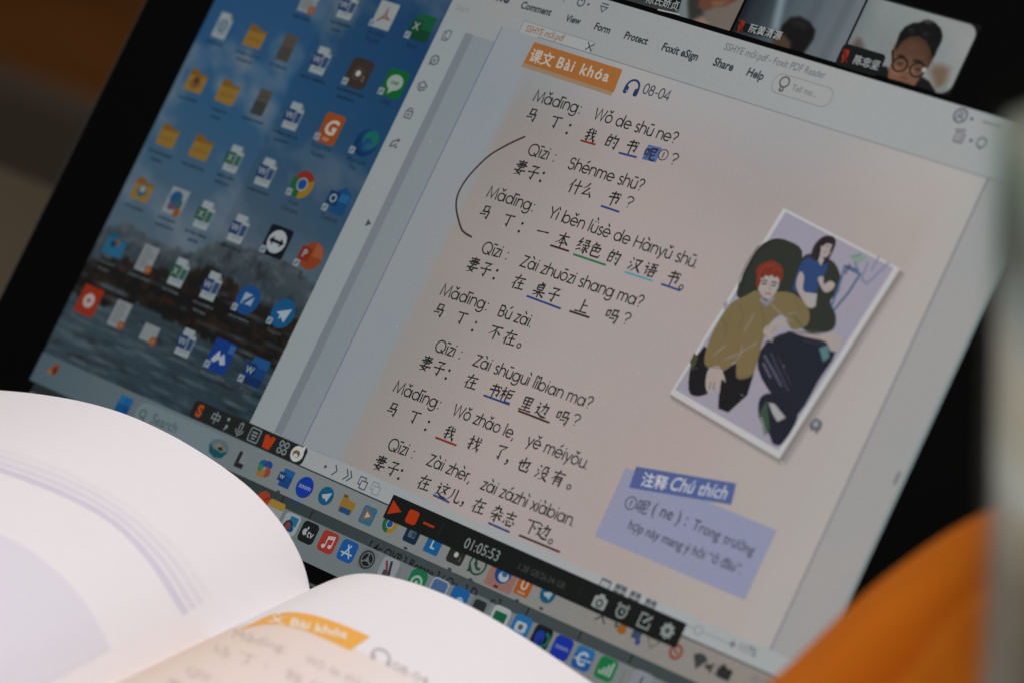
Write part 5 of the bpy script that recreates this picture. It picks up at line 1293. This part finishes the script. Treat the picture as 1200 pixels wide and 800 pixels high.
for p in cut:
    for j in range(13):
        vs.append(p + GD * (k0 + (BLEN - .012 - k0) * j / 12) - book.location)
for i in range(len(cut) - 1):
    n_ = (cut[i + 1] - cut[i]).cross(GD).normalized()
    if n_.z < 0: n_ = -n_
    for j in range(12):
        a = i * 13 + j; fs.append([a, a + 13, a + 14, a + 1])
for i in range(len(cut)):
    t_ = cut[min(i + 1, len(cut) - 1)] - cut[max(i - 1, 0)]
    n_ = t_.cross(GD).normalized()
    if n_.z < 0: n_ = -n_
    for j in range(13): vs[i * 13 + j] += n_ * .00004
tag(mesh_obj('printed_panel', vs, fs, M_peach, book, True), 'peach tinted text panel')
I_or = ink('orange_ink', (0.83, 0.42, 0.085))
print_obj('printed_banner', *strip_grid([(294, 731), (312, 722), (328, 718), (345, 717), (370, 721), (400, 731), (434, 745.5)], [(276, 741), (292, 735), (310, 731.5), (330, 732), (355, 738), (380, 748), (410, 762)], 4), RC, I_or, 'orange printed heading banner', .0001)
I_wh = ink('pale_lettering', (0.82, 0.76, 0.66))
page_type('文 Bài khóa', (314, 727), (406, 748), (4, -13), RC, I_wh, 'printed_heading', .02, .00016)
for t_, a, b, u_p in (('Mǎdīng:', (272, 747), (334, 764), (4, -14)), ('马 丁 :', (247, 764), (312, 783), (4, -13)), ('Wǒ de shū ne', (357, 776), (440, 812), (4, -14)), ('我 的 书', (333, 793), (410, 828), (4, -13)),
                      ('Qīzi :', (217, 790), (255, 800), (4, -14)), ('妻子 :', (194, 804), (245, 822), (4, -13))):
    page_type(t_, a, b, u_p, RC, I_dark, 'printed_text', -.010, .00012)
hp_pts = []
vs, fs = ribbon([Vector((446, 770)) + Vector((10.5 * math.cos(a) + 2 * math.sin(a), 4 * math.cos(a) + -9 * math.sin(a))) for a in [math.pi * (-.12 + 1.24 * k / 12) for k in range(13)]], 3.0)
print_obj('headphone_mark', [tuple(v) for v in vs], fs, RC, ink('navy_ink', (0.48, 0.44, 0.45)), None, .00012)
for x, y in ((437.5, 769), (455, 777)):
    print_obj('headphone_mark', [(x + 3 * math.cos(k * .7), y + 4.5 * math.sin(k * .7)) for k in range(9)], [list(range(9))], RC, bpy.data.materials['navy_ink'], None, .00012)
page_type('08-04', (459, 783), (500, 803), (4, -13), RC, I_dark, 'printed_text', .0, .00012)

# ------------------------------------------------------------------ orange jacket heaped on the table beside the laptop
M_or = material('orange_cloth', (0.66, 0.17, 0.010), 0.9, 0.05, 900, 0.22, 0.5)
T_J = [(860, 850, .78), (905, 800, .775), (955, 748, .77), (1000, 705, .765), (1050, 664, .76), (1100, 629, .755), (1150, 601, .75), (1200, 578, .745), (1270, 556, .74), (1360, 545, .735), (1460, 560, .73)]
ridge = smooth([at(*q) for q in T_J], 6)
RJ = 0.068
nr = 128
vs, fs = [], []
for i, p in enumerate(ridge):
    tdir = (ridge[min(i + 1, len(ridge) - 1)] - ridge[max(i - 1, 0)]).normalized()
    vd = (p - CAM).normalized()
    q = vd.cross(tdir).normalized()
    if q.z > 0: q = -q
    f_ = q.cross(tdir).normalized()
    if f_.dot(vd) > 0: f_ = -f_          # towards the camera
    fi = i / (len(ridge) - 1)
    rr_ = RJ * (0.30 + 0.70 * min(1, math.sin(math.pi * min(1, max(0, fi * 1.0 + .0))) ** .45 + .0))
    c = p + q * rr_
    for k in range(nr):
        a = 2 * math.pi * k / nr
        # long folds running along the sleeve: creases at fixed turns
        crease = sum(am * math.exp(-((((a - a0 + math.pi) % (2 * math.pi)) - math.pi) / wd_) ** 2) for am, a0, wd_ in ((-.34, .74 - .16 * fi, .085), (.07, .90 - .16 * fi, .11), (-.07, 1.25 + .3 * fi, .10), (-.05, 1.7 - .2 * fi, .12)))
        wob = .03 * noise.noise(Vector((fi * 5, math.cos(a) * 1.5, math.sin(a) * 1.5)))
        r2 = rr_ * (1 + (crease if .04 < fi < .96 else 0) + (wob if abs(a) > .3 else wob * .3))
        w_ = c - q * (r2 * math.cos(a)) + f_ * (r2 * math.sin(a))
        if w_.z < TABLE_Z + .001: w_ = Vector((w_.x, w_.y, TABLE_Z + .001))
        vs.append(w_)
n = len(ridge)
for i in range(n - 1):
    for k in range(nr):
        a = i * nr + k; b = i * nr + (k + 1) % nr
        fs.append([a, a + nr, b + nr, b])
fs.append(list(range(nr))); fs.append(list(range((n - 1) * nr, n * nr))[::-1])
jk = mesh_obj('orange_jacket', vs, fs, M_or, None, True)
tag(jk, 'orange cloth jacket sleeve with long creases covering the lower right corner of the screen', 'jacket')

# ------------------------------------------------------------------ blurred tumbler at the right edge
TT = .60
top_c = at(1158, 128, TT)
side = to_world(Vector((1, 0.10, 0))).normalized(); side.z = 0; side.normalize()
axis = top_c + side * 0.044
H_T = top_c.z - TABLE_Z
prof = [(0.0, .0265), (.3, .0275), (.5, .029), (.62, .0315), (.72, .0345), (.82, .038), (.92, .0415), (1.0, .0440)]
def lathe(pr, z0, nseg=48):
    vs, fs = [], []
    for z, r in pr:
        for k in range(nseg):
            a = 2 * math.pi * k / nseg
            vs.append((r * math.cos(a), r * math.sin(a), z))
    for i in range(len(pr) - 1):
        for k in range(nseg):
            a = i * nseg + k; b = i * nseg + (k + 1) % nseg
            fs.append([a, b, b + nseg, a + nseg])
    return vs, fs
tum = empty('drink_tumbler', (axis.x, axis.y, TABLE_Z))
mg = bpy.data.materials.new('clear_plastic'); mg.use_nodes = True
nt = mg.node_tree; nt.nodes.remove(nt.nodes['Principled BSDF']); out_ = nt.nodes['Material Output']
tr = nt.nodes.new('ShaderNodeBsdfTransparent'); tr.inputs[0].default_value = (.93, .97, .95, 1)
gl = nt.nodes.new('ShaderNodeBsdfGlossy'); gl.inputs['Roughness'].default_value = .18; gl.inputs[0].default_value = (.9, .95, .93, 1)
mxs = nt.nodes.new('ShaderNodeMixShader'); mxs.inputs[0].default_value = .045; nt.links.new(tr.outputs[0], mxs.inputs[1]); nt.links.new(gl.outputs[0], mxs.inputs[2]); nt.links.new(mxs.outputs[0], out_.inputs[0])
pr = [(0.0, .001)] + [(h * H_T, r) for h, r in prof] + [(h * H_T, r - .0018) for h, r in prof[::-1]] + [(.004, .001)]
pr[-2] = (.004, pr[-2][1])
vs, fs = lathe(pr, 0)
mesh_obj('cup', vs, fs, mg, tum, True)
md = material('milky_drink', (0.8, 0.7, 0.6), .5, .3)
nt = md.node_tree; b_ = nt.nodes['Principled BSDF']
tc = nt.nodes.new('ShaderNodeTexCoord'); nz = nt.nodes.new('ShaderNodeTexNoise'); nz.inputs['Scale'].default_value = 40; nz.inputs['Detail'].default_value = 2
nt.links.new(tc.outputs['Object'], nz.inputs['Vector'])
sp_ = nt.nodes.new('ShaderNodeSeparateXYZ'); nt.links.new(tc.outputs['Object'], sp_.inputs[0])
ad = nt.nodes.new('ShaderNodeMath'); ad.operation = 'MULTIPLY_ADD'; ad.inputs[1].default_value = .03; nt.links.new(nz.outputs['Fac'], ad.inputs[0]); nt.links.new(sp_.outputs['Z'], ad.inputs[2])
mr = nt.nodes.new('ShaderNodeMapRange'); mr.inputs['From Min'].default_value = H_T - .095 + .015; mr.inputs['From Max'].default_value = H_T - .010 + .015; nt.links.new(ad.outputs[0], mr.inputs['Value'])
cr = nt.nodes.new('ShaderNodeValToRGB'); cr.color_ramp.elements[0].position = 0; cr.color_ramp.elements[0].color = (.16, .085, .035, 1)
cr.color_ramp.elements[1].position = 1; cr.color_ramp.elements[1].color = (.17, .18, .14, 1)
for p_, c_ in ((.14, (.22, .125, .06)), (.24, (.55, .40, .27)), (.36, (.98, .90, .86)), (.48, (.88, .72, .54)), (.62, (.95, .76, .66)), (.76, (.52, .54, .52)), (.88, (.34, .32, .30))):
    e_ = cr.color_ramp.elements.new(p_); e_.color = (*c_, 1)
nt.links.new(mr.outputs[0], cr.inputs['Fac']); nt.links.new(cr.outputs['Color'], b_.inputs['Base Color'])
pr = [(.006, .0005)] + [(max(.006, h * H_T), r - .0024) for h, r in prof[:-1]] + [(.985 * H_T, .0405), (.985 * H_T, .0005)]
vs, fs = lathe(pr, 0)
mesh_obj('drink', vs, fs, md, tum, True)
tag(tum, 'clear tumbler of pale layered milky drink, very blurred at the right edge', 'tumbler')
